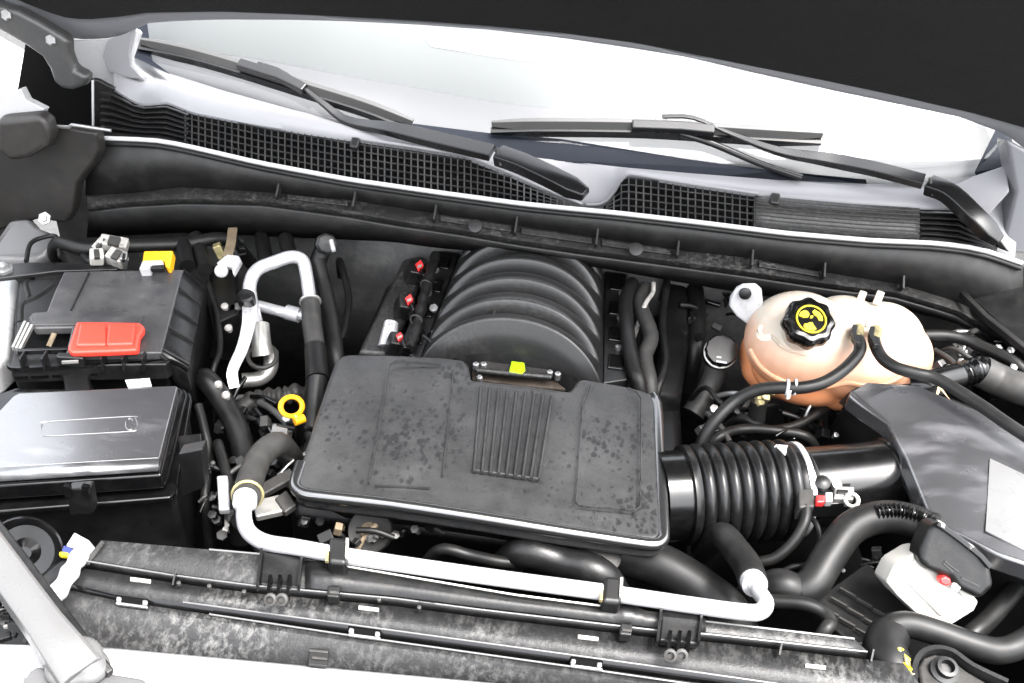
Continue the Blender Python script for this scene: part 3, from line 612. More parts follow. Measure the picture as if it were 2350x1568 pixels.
# embossed rounded outline in the lid
st = UL([(110, 968), (298, 956), (310, 960), (315, 972), (312, 984), (300, 990), (180, 997), (108, 1001), (98, 996), (94, 984), (98, 974)], z=fz+.0005)
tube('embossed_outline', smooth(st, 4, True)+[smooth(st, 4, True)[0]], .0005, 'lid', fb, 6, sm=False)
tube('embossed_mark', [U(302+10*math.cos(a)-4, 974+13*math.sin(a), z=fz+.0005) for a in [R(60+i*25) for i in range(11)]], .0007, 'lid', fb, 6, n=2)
prism('label', UL([(287, 872), (343, 868), (348, 885), (294, 889)], z=fz+.002), (0, 0, -.002), 'white_clean', fb, 0)
place(fb, (-.6, .3, .84))

# ================================================================== AIR CONDITIONING LINES
ac = thing('air_conditioning_line', 'silver bent air conditioning pipe with black hose beside the battery', 'pipe')
P = [U(588, 740, z=1.0), U(578, 700, z=1.03), U(573, 655, z=1.06), U(590, 620, z=1.075), U(630, 602, z=1.08), U(668, 590, z=1.08), U(694, 598, z=1.075), U(703, 630, z=1.06), U(708, 665, z=1.045), U(713, 700, z=1.03)]
tube('pipe', P, .0115, 'aluminium', ac, 16)
tube('ferrule', [U(712, 692, z=1.033), U(716, 745, z=1.02), U(724, 800, z=1.0)], .0165, 'rubber_grey', ac, 16)
torus('collar', U(712, 693, z=1.033), U(712, 690, z=1.033)-U(718, 760, z=1.016), .0165, .0028, 'aluminium_worn', ac)
tube('sleeve', [U(724, 798, z=1.0), U(727, 850, z=.99), U(728, 870, z=.985)], .0185, 'rubber', ac, 16)
tube('hose', [U(727, 865, z=.985), U(722, 920, z=.96), U(716, 980, z=.93), U(706, 1060, z=.9)], .0175, 'rubber', ac, 16)
lathe('valve_cap', U(566, 688, z=1.045), (0, -.25, 1), [(.012, -.010), (.015, -.008), (.015, .010), (.012, .014), (.004, .015)], 'plastic', ac, 16)
br = sweep('strap_bracket', resample(smooth([U(572, 706, z=1.035), U(570, 745, z=1.03), U(556, 800, z=1.02), U(533, 852, z=1.01), U(538, 890, z=.99)], 4), 18), [(-.010, -.0025), (.010, -.0025), (.010, .0025), (-.010, .0025)], 'aluminium', ac, up=(.3, -.6, .75), scale=lambda s: 1.15-.35*s)
tube('drier_can', [U(598, 745, z=1.0), U(600, 790, z=.98), U(604, 815, z=.965)], [.015, .017, .019], 'aluminium_worn', ac, 18)
torus('clamp', U(602, 818, z=.965), (.1, -.3, 1), .024, .004, 'rubber_grey', ac)
tube('elbow', [U(622, 805, z=.95), U(620, 845, z=.93), U(598, 868, z=.92), U(556, 874, z=.92)], .013, 'aluminium_worn', ac, 14)
tube('cross_pipe', [U(585, 700, z=1.0), U(640, 714, z=1.0), U(660, 719, z=1.0)], .010, 'aluminium', ac, 14)
tube('cross_fitting', [U(658, 716, z=1.0), U(688, 724, z=1.0)], .0135, 'aluminium', ac, 14)
tube('cross_end', [U(688, 723, z=1.0), U(706, 727, z=1.0)], .009, 'aluminium', ac, 14)
prism('mount_foot', UL([(530, 700), (562, 688), (568, 702), (524, 714)], z=1.02), (0, 0, -.005), 'bracket_metal', ac, .001)
place(ac, U(604, 815, z=.94))
def hose(label, pts, r, m='rubber', name='hose', z=None, cat='hose', group=None, **k):
    t = thing(name, label, cat, group); P = [U(*p[:2], z=p[2] if len(p) > 2 else z) for p in pts]
    ends_ = k.pop('ends', 'e')
    if 'e' in ends_: P.append(P[-1]+(P[-1]-P[-2]).normalized()*.04+V((0, .015, -.07)))
    if 's' in ends_: P.insert(0, P[0]+(P[0]-P[1]).normalized()*.03+V((0, .02, -.07)))
    tube('tube', P, r, m, t, **k); place(t, P[-1]); return t
hose('black hose running down behind the silver air conditioning pipe', [(728, 600, 1.06), (745, 660, 1.03), (762, 740, 1.0), (772, 830, .97)], .014)
hose('fat black hose between the battery box and dipstick', [(470, 870, 1.0), (510, 920, .98), (545, 985, .96), (560, 1060, .94), (548, 1130, .93)], .018, ends='se')
hose('ribbed grey hose crossing beneath the silver drier can', [(560, 935, .92), (600, 915, .92), (650, 910, .92), (690, 905, .92)], r=lambda s: .015+.0025*math.sin(s*70), m='rubber_grey', n=14, ends='se')
hose('thin black cable along the fuse box flank', [(455, 930, 1.0), (470, 990, .98), (480, 1050, .96), (470, 1150, .94)], .007, cat='cable', name='cable')

# ================================================================== DIPSTICK
dp = thing('dipstick', 'yellow ring handled oil dipstick next to the engine cover', 'dipstick')
c = U(669, 933, z=1.01); ax = (CAM-c).normalized()+V((.1, 0, .25))
torus('ring', c, ax, .0165, .0042, 'yellow', dp, sx=.92)
tube('neck', [U(676, 954, z=1.005), U(684, 964, z=1.0)], .006, 'yellow', dp, 10)
tube('collar', [U(676, 968, z=1.0), U(698, 960, z=1.0)], .007, 'yellow', dp, 10)
tube('stem', [U(685, 966, z=.998), U(690, 1030, z=.90)], .0075, 'rubber', dp, 10)
place(dp, U(690, 1030, z=.9))

# ================================================================== INTAKE MANIFOLD
im = thing('intake_manifold', 'black domed intake manifold with curved runner ridges behind the engine cover', 'intake manifold')
vv = []; ff = []; NY, NT = 168, 40
y0, y1 = .63, .99
for j in range(NY+1):
    s = j/NY; y = lerp(y0, y1, s); ph = (s*5.6) % 1
    ridge = .025*(math.sin(math.pi*min(1, ph/.16)/2) if ph < .16 else max(0, math.cos(math.pi*(ph-.16)/.84/2))**.8)
    hw = lerp(.152, .138, s)
    for i in range(NT+1):
        a = lerp(-1, 1, i/NT); z = 1.018+.074*max(0, 1-a*a)**.62+ridge*(1-abs(a)**4)
        yy = y-.034*a*a
        if s < .06: z -= (.06-s)/.06*.05
        vv.append(V((a*hw-.005, yy, z)))
for j in range(NY):
    for i in range(NT): k = j*(NT+1)+i; ff.append([k, k+1, k+NT+2, k+NT+1])
mk('runner_dome', vv, ff, 'manifold', im, sharp=75)
prism('front_face', [V((a*.150-.005, y0+.004-.034*a*a, 1.0+.060*max(0, 1-a*a)**.62)) for a in [lerp(-1, 1, i/16) for i in range(17)]]+[V((.143, .60, .97)), V((-.153, .60, .97))], (0, .02, 0), 'plastic', im, 0)
for sx in (-1, 1):
    x0 = .150*sx-.005; x1 = .192*sx-.005
    prism('side_flange', [V((x0, .64, 1.018)), V((x1, .66, 1.018)), V((x1-.012*sx, .985, 1.018)), V((x0-.012*sx, .985, 1.018))], (0, 0, -.03), 'plastic', im, .004)
    for y in (.70, .78, .86, .94):
        xx = .170*sx-.005-.008*sx*(y-.64)/.34
        fr_ = [V((xx-.013, y-.02, 1.0215)), V((xx+.013, y-.02, 1.0215)), V((xx+.013, y+.02, 1.0215)), V((xx-.013, y+.02, 1.0215))]
        q = prism('port_frame', fr_, (0, 0, -.006), 'plastic_gloss', im, .002)
        prism('port_hole', [V((xx-.009, y-.015, 1.0225)), V((xx+.009, y-.015, 1.0225)), V((xx+.009, y+.015, 1.0225)), V((xx-.009, y+.015, 1.0225))], (0, 0, -.005), 'black', q, 0)
    for y in (.74, .83, .91):
        lathe('bolt', V((.180*sx-.005-.008*sx, y, 1.018)), (0, 0, 1), [(.006, 0), (.006, .006), (.004, .007)], 'bracket_metal', im, 6)
box('emboss_bar', U(1135, 712, z=1.095), (.005, .035, .004), 'plastic_dusty', im, bev=.001)
place(im, (0, .8, .98))
# engine block and valve covers under it
eb = thing('engine_block', 'dark grimy engine block and heads beneath the intake manifold', 'engine block')
prism('block', [V((-.30, .35, .93)), V((.30, .35, .93)), V((.28, .97, .95)), V((-.28, .97, .95))], (0, 0, -.26), 'plastic_dark', eb, .02)
vc = prism('valve_cover', [U(822, 806, z=1.005), U(925, 592, z=1.02), U(972, 582, z=1.02), U(988, 600, z=1.01), U(900, 812, z=1.0)], (-.01, 0, -.10), 'plastic_dusty', eb, .012)
vc2 = prism('valve_cover', [U(1500, 900, z=.99), U(1530, 640, z=1.0), U(1580, 640, z=1.0), U(1585, 760, z=.985), U(1565, 910, z=.97)], (0, 0, -.10), 'plastic', eb, .012)
place(eb, (0, .65, .66))
for k, (u, v, z) in enumerate(((962, 612, 1.045), (938, 690, 1.04), (916, 775, 1.035))):
    t = thing('ignition_coil', ['ignition coil with red lock tab below the cowl ledge', 'ignition coil with red lock tab midway along the valve cover', 'ignition coil with red lock tab next to the engine cover'][k], 'ignition coil', 'ignition coils on the valve cover')
    c = U(u, v, z=z); s = 1-.15*(k == 2)
    box('housing', c+V((-.008, .004, -.018)), (.030*s, .034*s, .034), 'plastic', t, rot=(.2, .3, .3), bev=.004)
    box('plug', c+V((.014, -.012, -.012)), (.024*s, .02, .02), 'plastic_gloss', t, rot=(.1, .4, .5), bev=.003)
    rt = prism('lock_tab', [U(u-9*s, v-6, z=z+.004), U(u+4*s, v-16*s, z=z+.006), U(u+10*s, v-4, z=z+.004), U(u-2*s, v+10*s, z=z)], (0, .004, -.008), 'red_clip', t, .001)
    prism('tab_slot', [U(u-4, v-2, z=z+.0065), U(u+6, v-6, z=z+.0065), U(u+6, v-2, z=z+.0065), U(u-4, v+2, z=z+.0065)], (0, 0, -.002), 'white_dirty', rt, 0)
    place(t, c+V((0, 0, -.03)))
t = thing('wiring_loom', 'black wiring loom along the valve cover past the ignition coils', 'wiring')
tube('loom', [U(1000, 585, z=1.05), U(984, 640, z=1.045), U(968, 700, z=1.04), U(955, 760, z=1.035), U(940, 800, z=1.03)], lambda s: .009+.001*math.sin(s*60), 'rubber', t, n=10)
for u, v in ((978, 655), (955, 735)): torus('cable_tie', U(u, v, z=1.043), (-.2, -1, 0), .010, .0018, 'rubber_grey', t)
place(t, U(955, 760, z=1.02))
t = thing('spark_plug_boot', 'shiny metal spark plug shield beside the front ignition coil', 'heat shield')
tube('shield', [U(898, 740, z=1.025), U(888, 798, z=1.0)], [.012, .016], 'aluminium', t, 12, n=3); place(t, U(888, 798, z=.99))

# ================================================================== ENGINE COVER
ez = 1.08
ec = thing('engine_cover', 'dusty black engine cover speckled with dried water spots', 'engine cover')
out = [(768, 812), (782, 799), (802, 796), (900, 803), (1020, 814), (1066, 822), (1076, 832), (1084, 868), (1200, 880), (1306, 893), (1316, 882), (1326, 866), (1340, 863), (1420, 873), (1480, 884), (1500, 892), (1510, 912), (1515, 1000), (1522, 1130), (1526, 1204), (1521, 1222), (1505, 1230), (1460, 1228), (1300, 1210), (1100, 1180), (900, 1146), (760, 1124), (700, 1113), (680, 1100), (678, 1082), (690, 1044), (722, 944), (752, 855)]
top = [p+V((0, 0, .012*math.cos(p.x*6)-.012)) for p in UL(out, z=ez)]
cv = prism('lid', top, (0, -.004, -.034), 'cover', ec, .0095, 5)
prism('lower_shell', [V((p.x*.95, lerp(p.y, .4, .06), p.z-.03)) for p in top], (0, .02, -.07), 'plastic', ec, .012, taper=.85)
rim_pts = smooth([p+V((0, 0, -.0065)) for p in top[15:31]], 3)
tube('rim', rim_pts, .0092, 'rim_gloss', ec, 12, sm=False)
def line(pts, r=.0011): 
    P = UL(pts, z=ez+.0008); return sweep('panel_line', P, [(-r, -.002), (r, -.002), (r*.6, .0012), (-r*.6, .0012)], 'cover', ec)
line([(846, 1108), (868, 990), (893, 838), (905, 829), (925, 827), (1012, 836)]); line([(1040, 850), (1036, 900), (1016, 1092)]); line([(860, 1112), (988, 1119)])
line([(1355, 880), (1338, 925), (1322, 1152), (1328, 1160), (1458, 1172), (1470, 1162), (1472, 915), (1462, 900), (1440, 890)])
for i in range(9):
    a = U(1104+i*20.5, 888+i*2.2, z=ez+.001); b = U(1088+i*18.6, 1082+i*2.4, z=ez+.001)
    sweep('rib', [a, b], [(-.0022, -.002), (.0022, -.002), (.0014, .0026), (-.0014, .0026)], 'cover', ec)
for i in range(8):
    a = U(1096+i*19, 1080+i*2.6, z=ez+.002); box('rib_end', a, (.007, .003, .003), 'rubber_grey', ec, rot=(0, 0, 0), bev=.0008)
place(ec, (0, .4, .98))
# fuel rail piece in the notch, with lime tag
fr2 = thing('throttle_bracket', 'grimy metal bracket in the engine cover notch carrying a lime tag', 'bracket')
prism('plate', UL([(1086, 832), (1140, 822), (1170, 828), (1262, 848), (1262, 864), (1180, 858), (1090, 848)], z=1.045), (0, 0, -.006), 'rubber_grey', fr2, .002)
prism('lower_plate', UL([(1084, 848), (1190, 858), (1262, 864), (1300, 893), (1200, 884), (1084, 870)], z=1.03), (0, 0, -.006), 'rust', fr2, .002)
tube('bar', [U(1095, 850, z=1.05), U(1180, 858, z=1.05), U(1265, 866, z=1.05)], .005, 'plastic_dusty', fr2, 10)
prism('tag', UL([(1174, 828), (1204, 832), (1206, 850), (1199, 857), (1168, 852)], z=1.056), (0, 0, -.003), 'lime_tag', fr2, .002)
for u, v in ((1092, 838), (1110, 838), (1100, 868), (1262, 856), (1280, 860)): lathe('bolt', U(u, v, z=1.048), (0, -.2, 1), [(.005, -.01), (.005, .003), (.003, .005)], 'bracket_metal', fr2, 6)
place(fr2, U(1180, 860, z=1.02))
# ================================================================== RIGHT HAND HOSES NEXT TO THE MANIFOLD
hose('black hose running beside the manifold flange', [(1452, 650, 1.05), (1436, 690, 1.05), (1440, 760, 1.045), (1452, 840, 1.03), (1468, 890, 1.01)], .0125)
hose('wavy grey heater hose next to the valve cover', [(1482, 660, 1.04), (1470, 700, 1.04), (1494, 770, 1.03), (1480, 820, 1.02), (1492, 890, 1.0)], .0135, 'rubber_grey')
hose('thin cream wire end hanging by the heater hose', [(1500, 650, 1.06), (1498, 672, 1.055), (1478, 705, 1.05)], .004, 'white_dirty', name='wire', cat='wire')
hose('long dark pipe beyond the valve cover under the cowl', [(1592, 640, 1.0), (1600, 720, .98), (1595, 800, .96)], .016)
hose('dull brown seal strip beside the valve cover', [(1545, 830, .97), (1552, 900, .96)], .004, 'rust', name='seal_strip', cat='seal')
oc = thing('oil_filler', 'black oil filler cap with white print on its grey neck', 'oil filler')
c = U(1655, 806, z=1.03); axo = V((.0, -.62, .78))
lathe('cap', c, axo, [(.027, -.03), (.028, -.012), (.024, -.010), (.024, -.004), (.0275, -.002), (.0275, .006), (.025, .009), (.012, .009)], 'plastic_gloss', oc, 28, lobes=lambda t: 1+.025*math.cos(12*t))
lathe('band', c, axo, [(.0278, -.0125), (.0286, -.012), (.0286, -.008), (.0278, -.0075)], 'aluminium_worn', oc, 28)
for du, dv in ((-8, -3), (6, -2), (-8, 7), (4, 9)):
    q = U(1658+du, 823+dv, z=1.028); box('print_mark', q, (.009, .004, .002), 'white_clean', oc, ax=((axo.cross(V((1, 0, 0)))).cross(axo).normalized(), axo.cross(V((1, 0, 0))).normalized(), axo), bev=.0008)
tube('neck', [c-axo*.03, U(1632, 880, z=.96), U(1590, 950, z=.92)], [.02, .019, .02], 'rubber_grey', oc, 16)
place(oc, U(1590, 950, z=.9))

# ================================================================== AIR INTAKE DUCT
ih = thing('intake_hose', 'black ribbed bellows hose between engine cover and air box', 'hose')
a = U(1516, 1140, z=1.015); b = U(1830, 1122, z=1.02); ad = (b-a).normalized()
Ld = (b-a).length
def ip(s): return a+ad*(Ld*s)
tube('collar', [ip(-.02), ip(.06), ip(.17)], .066, 'plastic_gloss', ih, 40, n=4)
nr = 8; prof = []
for i in range(nr*10+1):
    s = i/(nr*10); prof.append((.0655+.0085*(abs(math.sin(math.pi*nr*s))**.6), Ld*lerp(.22, .93, s)))
prof = [(.070, Ld*.15), (.073, Ld*.155), (.073, Ld*.205), (.068, Ld*.215)]+prof+[(.0665, Ld*.94), (.0665, Ld*1.02)]
lathe('bellows', a, ad, prof, 'rubber_bellows' if 'rubber_bellows' in MAT else 'plastic_gloss', ih, 56, sharp=70)
clp = lathe('clamp', a, ad, [(.067, Ld*.965), (.0695, Ld*.965), (.0695, Ld*1.005), (.067, Ld*1.005)], 'aluminium', ih, 56)
box('clamp_screw', U(1796, 1036, z=1.085), (.022, .016, .014), 'aluminium', clp, rot=(.3, .2, .3), bev=.003)
tube('clamp_bolt', [U(1778, 1026, z=1.088), U(1812, 1050, z=1.083)], .005, 'aluminium', clp, 8, n=1)
place(ih, ip(.5)-V((0, 0, .07)))
mp_ = thing('sensor_pipe', 'smooth black intake pipe carrying the clipped airflow sensor', 'pipe')
e = U(2075, 1098, z=1.02)
tube('pipe', [ip(.98), ip(.98).lerp(e, .5), e], [.060, .059, .062], 'plastic_gloss', mp_, 48, n=4)
torus('pipe_bead', ip(.98).lerp(e, .80), e-ip(.98), .059, .005, 'plastic_gloss', mp_, segs=48)
torus('pipe_bead', ip(.98).lerp(e, .06), e-ip(.98), .0595, .003, 'plastic_dark', mp_, segs=48)
place(mp_, ip(.98).lerp(e, .5)-V((0, 0, .06)))
sn = thing('airflow_sensor', 'small grey airflow sensor plug with red lock on the intake pipe', 'sensor')
def sq(n, u, v, w_, h_, z, th, m, par, ang=0, bev=.0015):
    c = U(u, v, z=z); n_ = V((0, -.15, 1)).normalized()
    ca, sa = math.cos(ang), math.sin(ang)
    q = [U(u+x*ca-y*sa, v+x*sa+y*ca, n=n_, p=c) for x, y in ((-w_/2, -h_/2), (w_/2, -h_/2), (w_/2, h_/2), (-w_/2, h_/2))]
    return prism(n, q, -n_*th, m, par, bev)
sq('body', 1895, 1135, 118, 46, 1.062, .03, 'plastic_satin', sn, -.06)
sq('plug', 1851, 1142, 36, 44, 1.068, .03, 'rubber_grey', sn, -.05, .003)
sq('red_lock', 1884, 1144, 20, 18, 1.074, .012, 'red_clip', sn, 0, .003)
sq('white_clip', 1903, 1140, 16, 22, 1.072, .012, 'aluminium', sn)
sq('socket', 1938, 1130, 46, 30, 1.072, .02, 'aluminium_worn', sn, .05, .003)
sq('socket_slot', 1934, 1128, 26, 10, 1.0745, .006, 'plastic_dark', sn, .05, .001)
torus('loop', U(1955, 1148, z=1.07), (0, -.5, .8), .009, .003, 'aluminium_worn', sn)
lathe('screw', U(1888, 1108, z=1.075), (0, -.4, 1), [(.010, -.012), (.011, .002), (.006, .005)], 'plastic_dark', sn, 12)
lathe('screw', U(1920, 1112, z=1.073), (0, -.4, 1), [(.006, -.01), (.007, .002), (.004, .003)], 'aluminium_worn', sn, 10)
tube('lead', [U(1850, 1162, z=1.06), U(1846, 1200, z=1.05), U(1820, 1245, z=1.03), U(1780, 1280, z=1.01), U(1745, 1290, z=1.0)], .008, 'rubber', sn, 10)
place(sn, U(1895, 1140, z=1.04))

# ================================================================== AIR BOX
ab = thing('air_box', 'large black air filter box with dusty lid, painted pale sky sheen and label', 'air box')
topz = [(1944, 906, 1.075), (1954, 893, 1.085), (1990, 884, 1.095), (2085, 882, 1.10), (2110, 890, 1.105), (2480, 1040, 1.115), (2480, 1345, 1.115), (2350, 1292, 1.115), (2290, 1274, 1.11), (2160, 1204, 1.105), (2132, 1178, 1.10), (2078, 1050, 1.095), (2036, 972, 1.09), (1975, 928, 1.08)]
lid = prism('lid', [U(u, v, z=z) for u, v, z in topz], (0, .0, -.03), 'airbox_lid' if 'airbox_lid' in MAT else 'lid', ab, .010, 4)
prism('skirt', [U(u, v, z=z-.022) for u, v, z in topz], (-.01, 0, -.02), 'plastic', ab, .004)
prism('body', [U(u+6, v-2, z=z-.035) for u, v, z in topz], (-.035, .01, -.18), 'plastic_dark', ab, .015, taper=.95)
prism('inlet_shroud', [U(1946, 908, z=1.07), U(1978, 930, z=1.078), U(2038, 975, z=1.085), U(2082, 1055, z=1.09), U(2136, 1182, z=1.095), U(2100, 1150, z=1.03), U(2050, 1010, z=1.0), U(2000, 950, z=1.0)], (0, .02, -.03), 'plastic', ab, .006)
prism('label', [U(2272, 1052, z=1.1145), U(2480, 1150, z=1.1175), U(2480, 1330, z=1.1175), U(2262, 1218, z=1.1145)], (0, 0, -.002), 'lid_label', ab, 0)
place(ab, (.7, .42, .88))

# ================================================================== COOLANT RESERVOIR
cr_ = thing('coolant_reservoir', 'translucent white coolant tank with orange fluid and black cap', 'coolant tank')
def blob(lobes, name, m, parent, vox=.0045, smooth_it=8):
    bm = bmesh.new()
    for c, r in lobes:
        mt = Matrix.Translation(c) @ Matrix.Diagonal((*r, 1)); bmesh.ops.create_uvsphere(bm, u_segments=24, v_segments=16, radius=1, matrix=mt)
    me = bpy.data.meshes.new(name); bm.to_mesh(me); bm.free(); o = bpy.data.objects.new(name, me); COL.objects.link(o); me.materials.append(MAT[m]); o.parent = parent
    md = o.modifiers.new('remesh', 'REMESH'); md.mode = 'VOXEL'; md.voxel_size = vox; md.use_smooth_shade = True
    s = o.modifiers.new('smooth', 'SMOOTH'); s.iterations = smooth_it; s.factor = .5
    return o
yb = .74
lob = [(U(1832, 782, y=yb-.02), (.088, .085, .080)), (U(1935, 770, y=yb+.02), (.072, .07, .066)), (U(2025, 775, y=yb+.02), (.068, .065, .058)),
       (U(2075, 815, y=yb), (.045, .06, .050)), (U(1960, 835, y=yb-.02), (.095, .07, .058)), (U(1850, 850, y=yb-.005), (.093, .075, .05)), (U(1990, 840, y=yb), (.09, .075, .045)),
       (U(1925, 868, y=yb), (.085, .07, .045))]
blob(lob, 'tank', 'tank', cr_, smooth_it=4)
blob([(U(1800, 850, y=yb+.02), (.075, .06, .045)), (U(1935, 880, y=yb+.01), (.070, .055, .042)), (U(1750, 812, y=yb+.04), (.04, .05, .05))], 'tank_base', 'tank', cr_, .005)
sm_px = [(1706, 790), (1716, 815), (1740, 842), (1780, 866), (1830, 882), (1890, 886), (1950, 884), (2020, 886), (2085, 866)]
def on_lobes(u, v, lb):
    d = ray(u, v).normalized(); best = None
    for c_, r_ in lb:
        o_ = V([(CAM[i]-c_[i])/r_[i] for i in range(3)]); dd = V([d[i]/r_[i] for i in range(3)])
        A_, B_, C_ = dd.dot(dd), o_.dot(dd), o_.dot(o_)-1; D_ = B_*B_-A_*C_
        if D_ > 0:
            t_ = (-B_-math.sqrt(D_))/A_
            if best is None or t_ < best: best = t_
    return CAM+d*(best-.001) if best else None
seam = [q for q in (on_lobes(u, v, lob) for u, v in ((1722, 800), (1732, 820), (1748, 842), (1775, 862), (1805, 876), (1840, 884), (1880, 887), (1915, 884), (1945, 878), (1980, 884), (2015, 886), (2050, 874), (2078, 858))) if q]
sweep('seam', resample(smooth(seam, 4), 50), [(-.004, -.003), (.004, -.003), (.003, .003), (-.003, .003)], 'tank', cr_, bev=.0015)
for pts_ in (((1905, 690), (1912, 720), (1916, 745)), ((1990, 700), (1992, 730), (1988, 750)), ((1770, 770), (1800, 800), (1850, 815)), ((1900, 700), (1890, 680), (1880, 672))):
    q_ = [q for q in (on_lobes(u, v, lob) for u, v in pts_) if q]
    if len(q_) > 2: tube('moulded_line', q_, .0022, 'tank', cr_, 6)
tb = prism('mount_tab', UL([(1690, 665), (1705, 657), (1735, 656), (1748, 668), (1752, 700), (1735, 740), (1716, 748), (1690, 728), (1673, 705), (1676, 685)], y=yb-.005), (0, .012, 0), 'white_clean', cr_, .005)
lathe('tab_bolt', U(1710, 674, y=yb-.008), (0, -1, .2), [(.010, -.006), (.010, .002), (.006, .004)], 'plastic_dark', tb, 14)
for u in (1978, 2018): sweep('top_rib', [U(u-8, 700, y=yb+.03), U(u+4, 670, y=yb+.05)], [(-.006, -.004), (.006, -.004), (.006, .004), (-.006, .004)], 'tank', cr_, bev=.002)
sweep('hook', smooth([U(1748, 748, y=yb-.092), U(1742, 762, y=yb-.098), U(1750, 774, y=yb-.10), U(1768, 772, y=yb-.102)], 3), [(-.002, -.006), (.002, -.006), (.002, .004), (-.002, .004)], 'tank', cr_)
c = U(1853, 744, y=yb-.088); axc = V((.06, -.50, .86)).normalized()
def oct_(t): return 1+.055*math.cos(8*t+.4)
lathe('cap_neck', c-axc*.02, axc, [(.030, -.03), (.030, .02)], 'tank', cr_, 24)
cp = lathe('cap', c, axc, [(.0365, -.012), (.0385, -.008), (.0385, .012), (.034, .018), (.028, .019), (.027, .017)], 'plastic_gloss', cr_, 48, lobes=oct_)
cc = c+axc*.0178; 
torus('cap_ring', cc+axc*.001, axc, .0225, .0016, 'yellow_print', cp)
ex = axc.cross(V((0, 1, 0))).normalized(); ex = -ex if ex.x < 0 else ex; ey = axc.cross(ex)
def disc_poly(name, pts, m): return prism(name, [cc+ex*x*.001+ey*y*.001+axc*.0012 for x, y in pts], -axc*.002, m, cp, 0)
disc_poly('cap_symbol', [(-19, 2), (-17, 9), (-11, 13), (-6, 12), (-3, 7), (-5, 2), (-12, 0)], 'yellow_print')
disc_poly('cap_symbol', [(4, 17), (12, 14), (17, 8), (18, 1), (12, 0), (9, 6), (4, 8), (1, 13)], 'yellow_print')
disc_poly('cap_symbol', [(-8, -18), (-2, -20), (5, -19), (9, -15), (5, -10), (2, -5), (-2, -6), (-6, -9), (-10, -10), (-11, -14)], 'yellow_print')
disc_poly('cap_symbol', [(-2, 1), (2, 2), (3, 6), (-1, 6)], 'yellow_print')
place(cr_, U(1900, 915, y=yb))
for k, (u, v, pts, lab) in enumerate(((1968, 762, [(1966, 775, 1.145), (1974, 792, 1.145), (1968, 815, 1.14), (1935, 850, 1.13), (1890, 878, 1.12), (1840, 890, 1.115), (1790, 890, 1.11), (1740, 895, 1.10), (1690, 918, 1.08), (1645, 960, 1.06), (1612, 1012, 1.03), (1600, 1060, 1.0)], 'black overflow hose curving from the coolant tank past the engine cover'),
                                  (2008, 766, [(2005, 778, 1.145), (2012, 800, 1.145), (2028, 825, 1.14), (2060, 845, 1.14), (2105, 858, 1.14), (2140, 866, 1.14), (2180, 886, 1.14), (2250, 930, 1.14), (2330, 985, 1.14), (2480, 1080, 1.14)], 'long black vent hose leading from the coolant tank over the air box'))):
    t = thing('overflow_hose', lab, 'hose')
    tube('tube', [U(*p[:2], z=p[2]) for p in pts], .0096, 'rubber', t, 14)
    tube('nipple', [U(u+2, v-8, z=1.14), U(pts[0][0], pts[0][1]+4, z=1.146)], .0095, 'brass_dirty', t, 12, n=1)
    sweep('clip_band', [U(u-6, v-12, z=1.15), U(u-10, v+4, z=1.154), U(u+2, v+30, z=1.156)], [(-.004, -.004), (.004, -.004), (.004, .004), (-.004, .004)], 'rubber', t, bev=.001)
    if k == 0:
        for du in (0, 18): torus('clip', U(1806+du, 889, z=1.112), V((1, -.05, 0)), .011, .0024, 'white_clean', t)
        sweep('clip_tail', [U(1812, 896, z=1.115), U(1808, 915, z=1.10)], [(-.003, -.0015), (.003, -.0015), (.003, .0015), (-.003, .0015)], 'white_clean', t)
    place(t, U(*pts[-1][:2], z=pts[-1][2]-.01))
t = thing('hose_fitting', 'dirty brass fitting hanging below the coolant tank', 'fitting')
for i in range(9):
    c = U(1745+random.uniform(-10, 25), 912+random.uniform(-14, 28), z=1.03); box('lug', c, (.012, .01, .012), 'brass_dirty', t, rot=(random.random(), random.random(), random.random()), bev=.002)
tube('stub', [U(1742, 920, z=1.03), U(1732, 980, z=.98)], .014, 'rubber', t); place(t, U(1732, 980, z=.97))
hose('corrugated loom running beside the air box corner', [(2090, 885, 1.09), (2130, 878, 1.10), (2200, 862, 1.10), (2255, 850, 1.10)], lambda s: .020+.002*math.sin(s*130) if s > .5 else .02, 'plastic_gloss', n=24, name='wiring_loom', cat='wiring')
hose('grey tape wrapped harness at the fender side', [(2250, 852, 1.10), (2290, 872, 1.09), (2350, 895, 1.09), (2460, 920, 1.09)], .026, 'rubber_grey', name='wiring_harness', cat='wiring')
hose('thin black line on the fender wall behind the tank', [(2120, 770, 1.08), (2180, 772, 1.08), (2240, 790, 1.08), (2350, 850, 1.08)], .010)
for k, (u, v) in enumerate(((2215, 905), (2178, 890), (2235, 918), (2160, 912))):
    c = U(u, v, z=1.10); t = tag(mk('dead_leaf', [c+V((random.uniform(-.018, .018), random.uniform(-.018, .018), random.uniform(-.006, .01))) for _ in range(5)], [[0, 1, 2], [0, 2, 3], [0, 3, 4]], 'dead_leaf', flat=True), ['pale dry leaf lying against the vent hose', 'dry leaf under the corrugated loom', 'dry leaf beside the tape wrapped harness', 'dry leaf on the air box corner'][k], 'leaf', 'dry leaves by the air box')
for k, (u, v, s) in enumerate(((2290, 800, 8), (2318, 806, 7), (2325, 845, 6), (2205, 832, 5), (2335, 870, 6))):
    t = tag(lathe('bolt', U(u, v, z=1.085), (0, -.4, 1), [(.004, -.02), (.0065, 0), (.0065, .004), (.003, .006)], 'bracket_metal', None, 6), ['bolt head above the grey wire beside a smaller twin', 'small bolt head beside the larger one above the grey wire', 'bolt head between the grey wire and tape wrapped harness', 'bolt head right behind the coolant tank end', 'bolt head at the upper rim of the tape wrapped harness'][k], 'bolt', 'bolts on the fender wall')

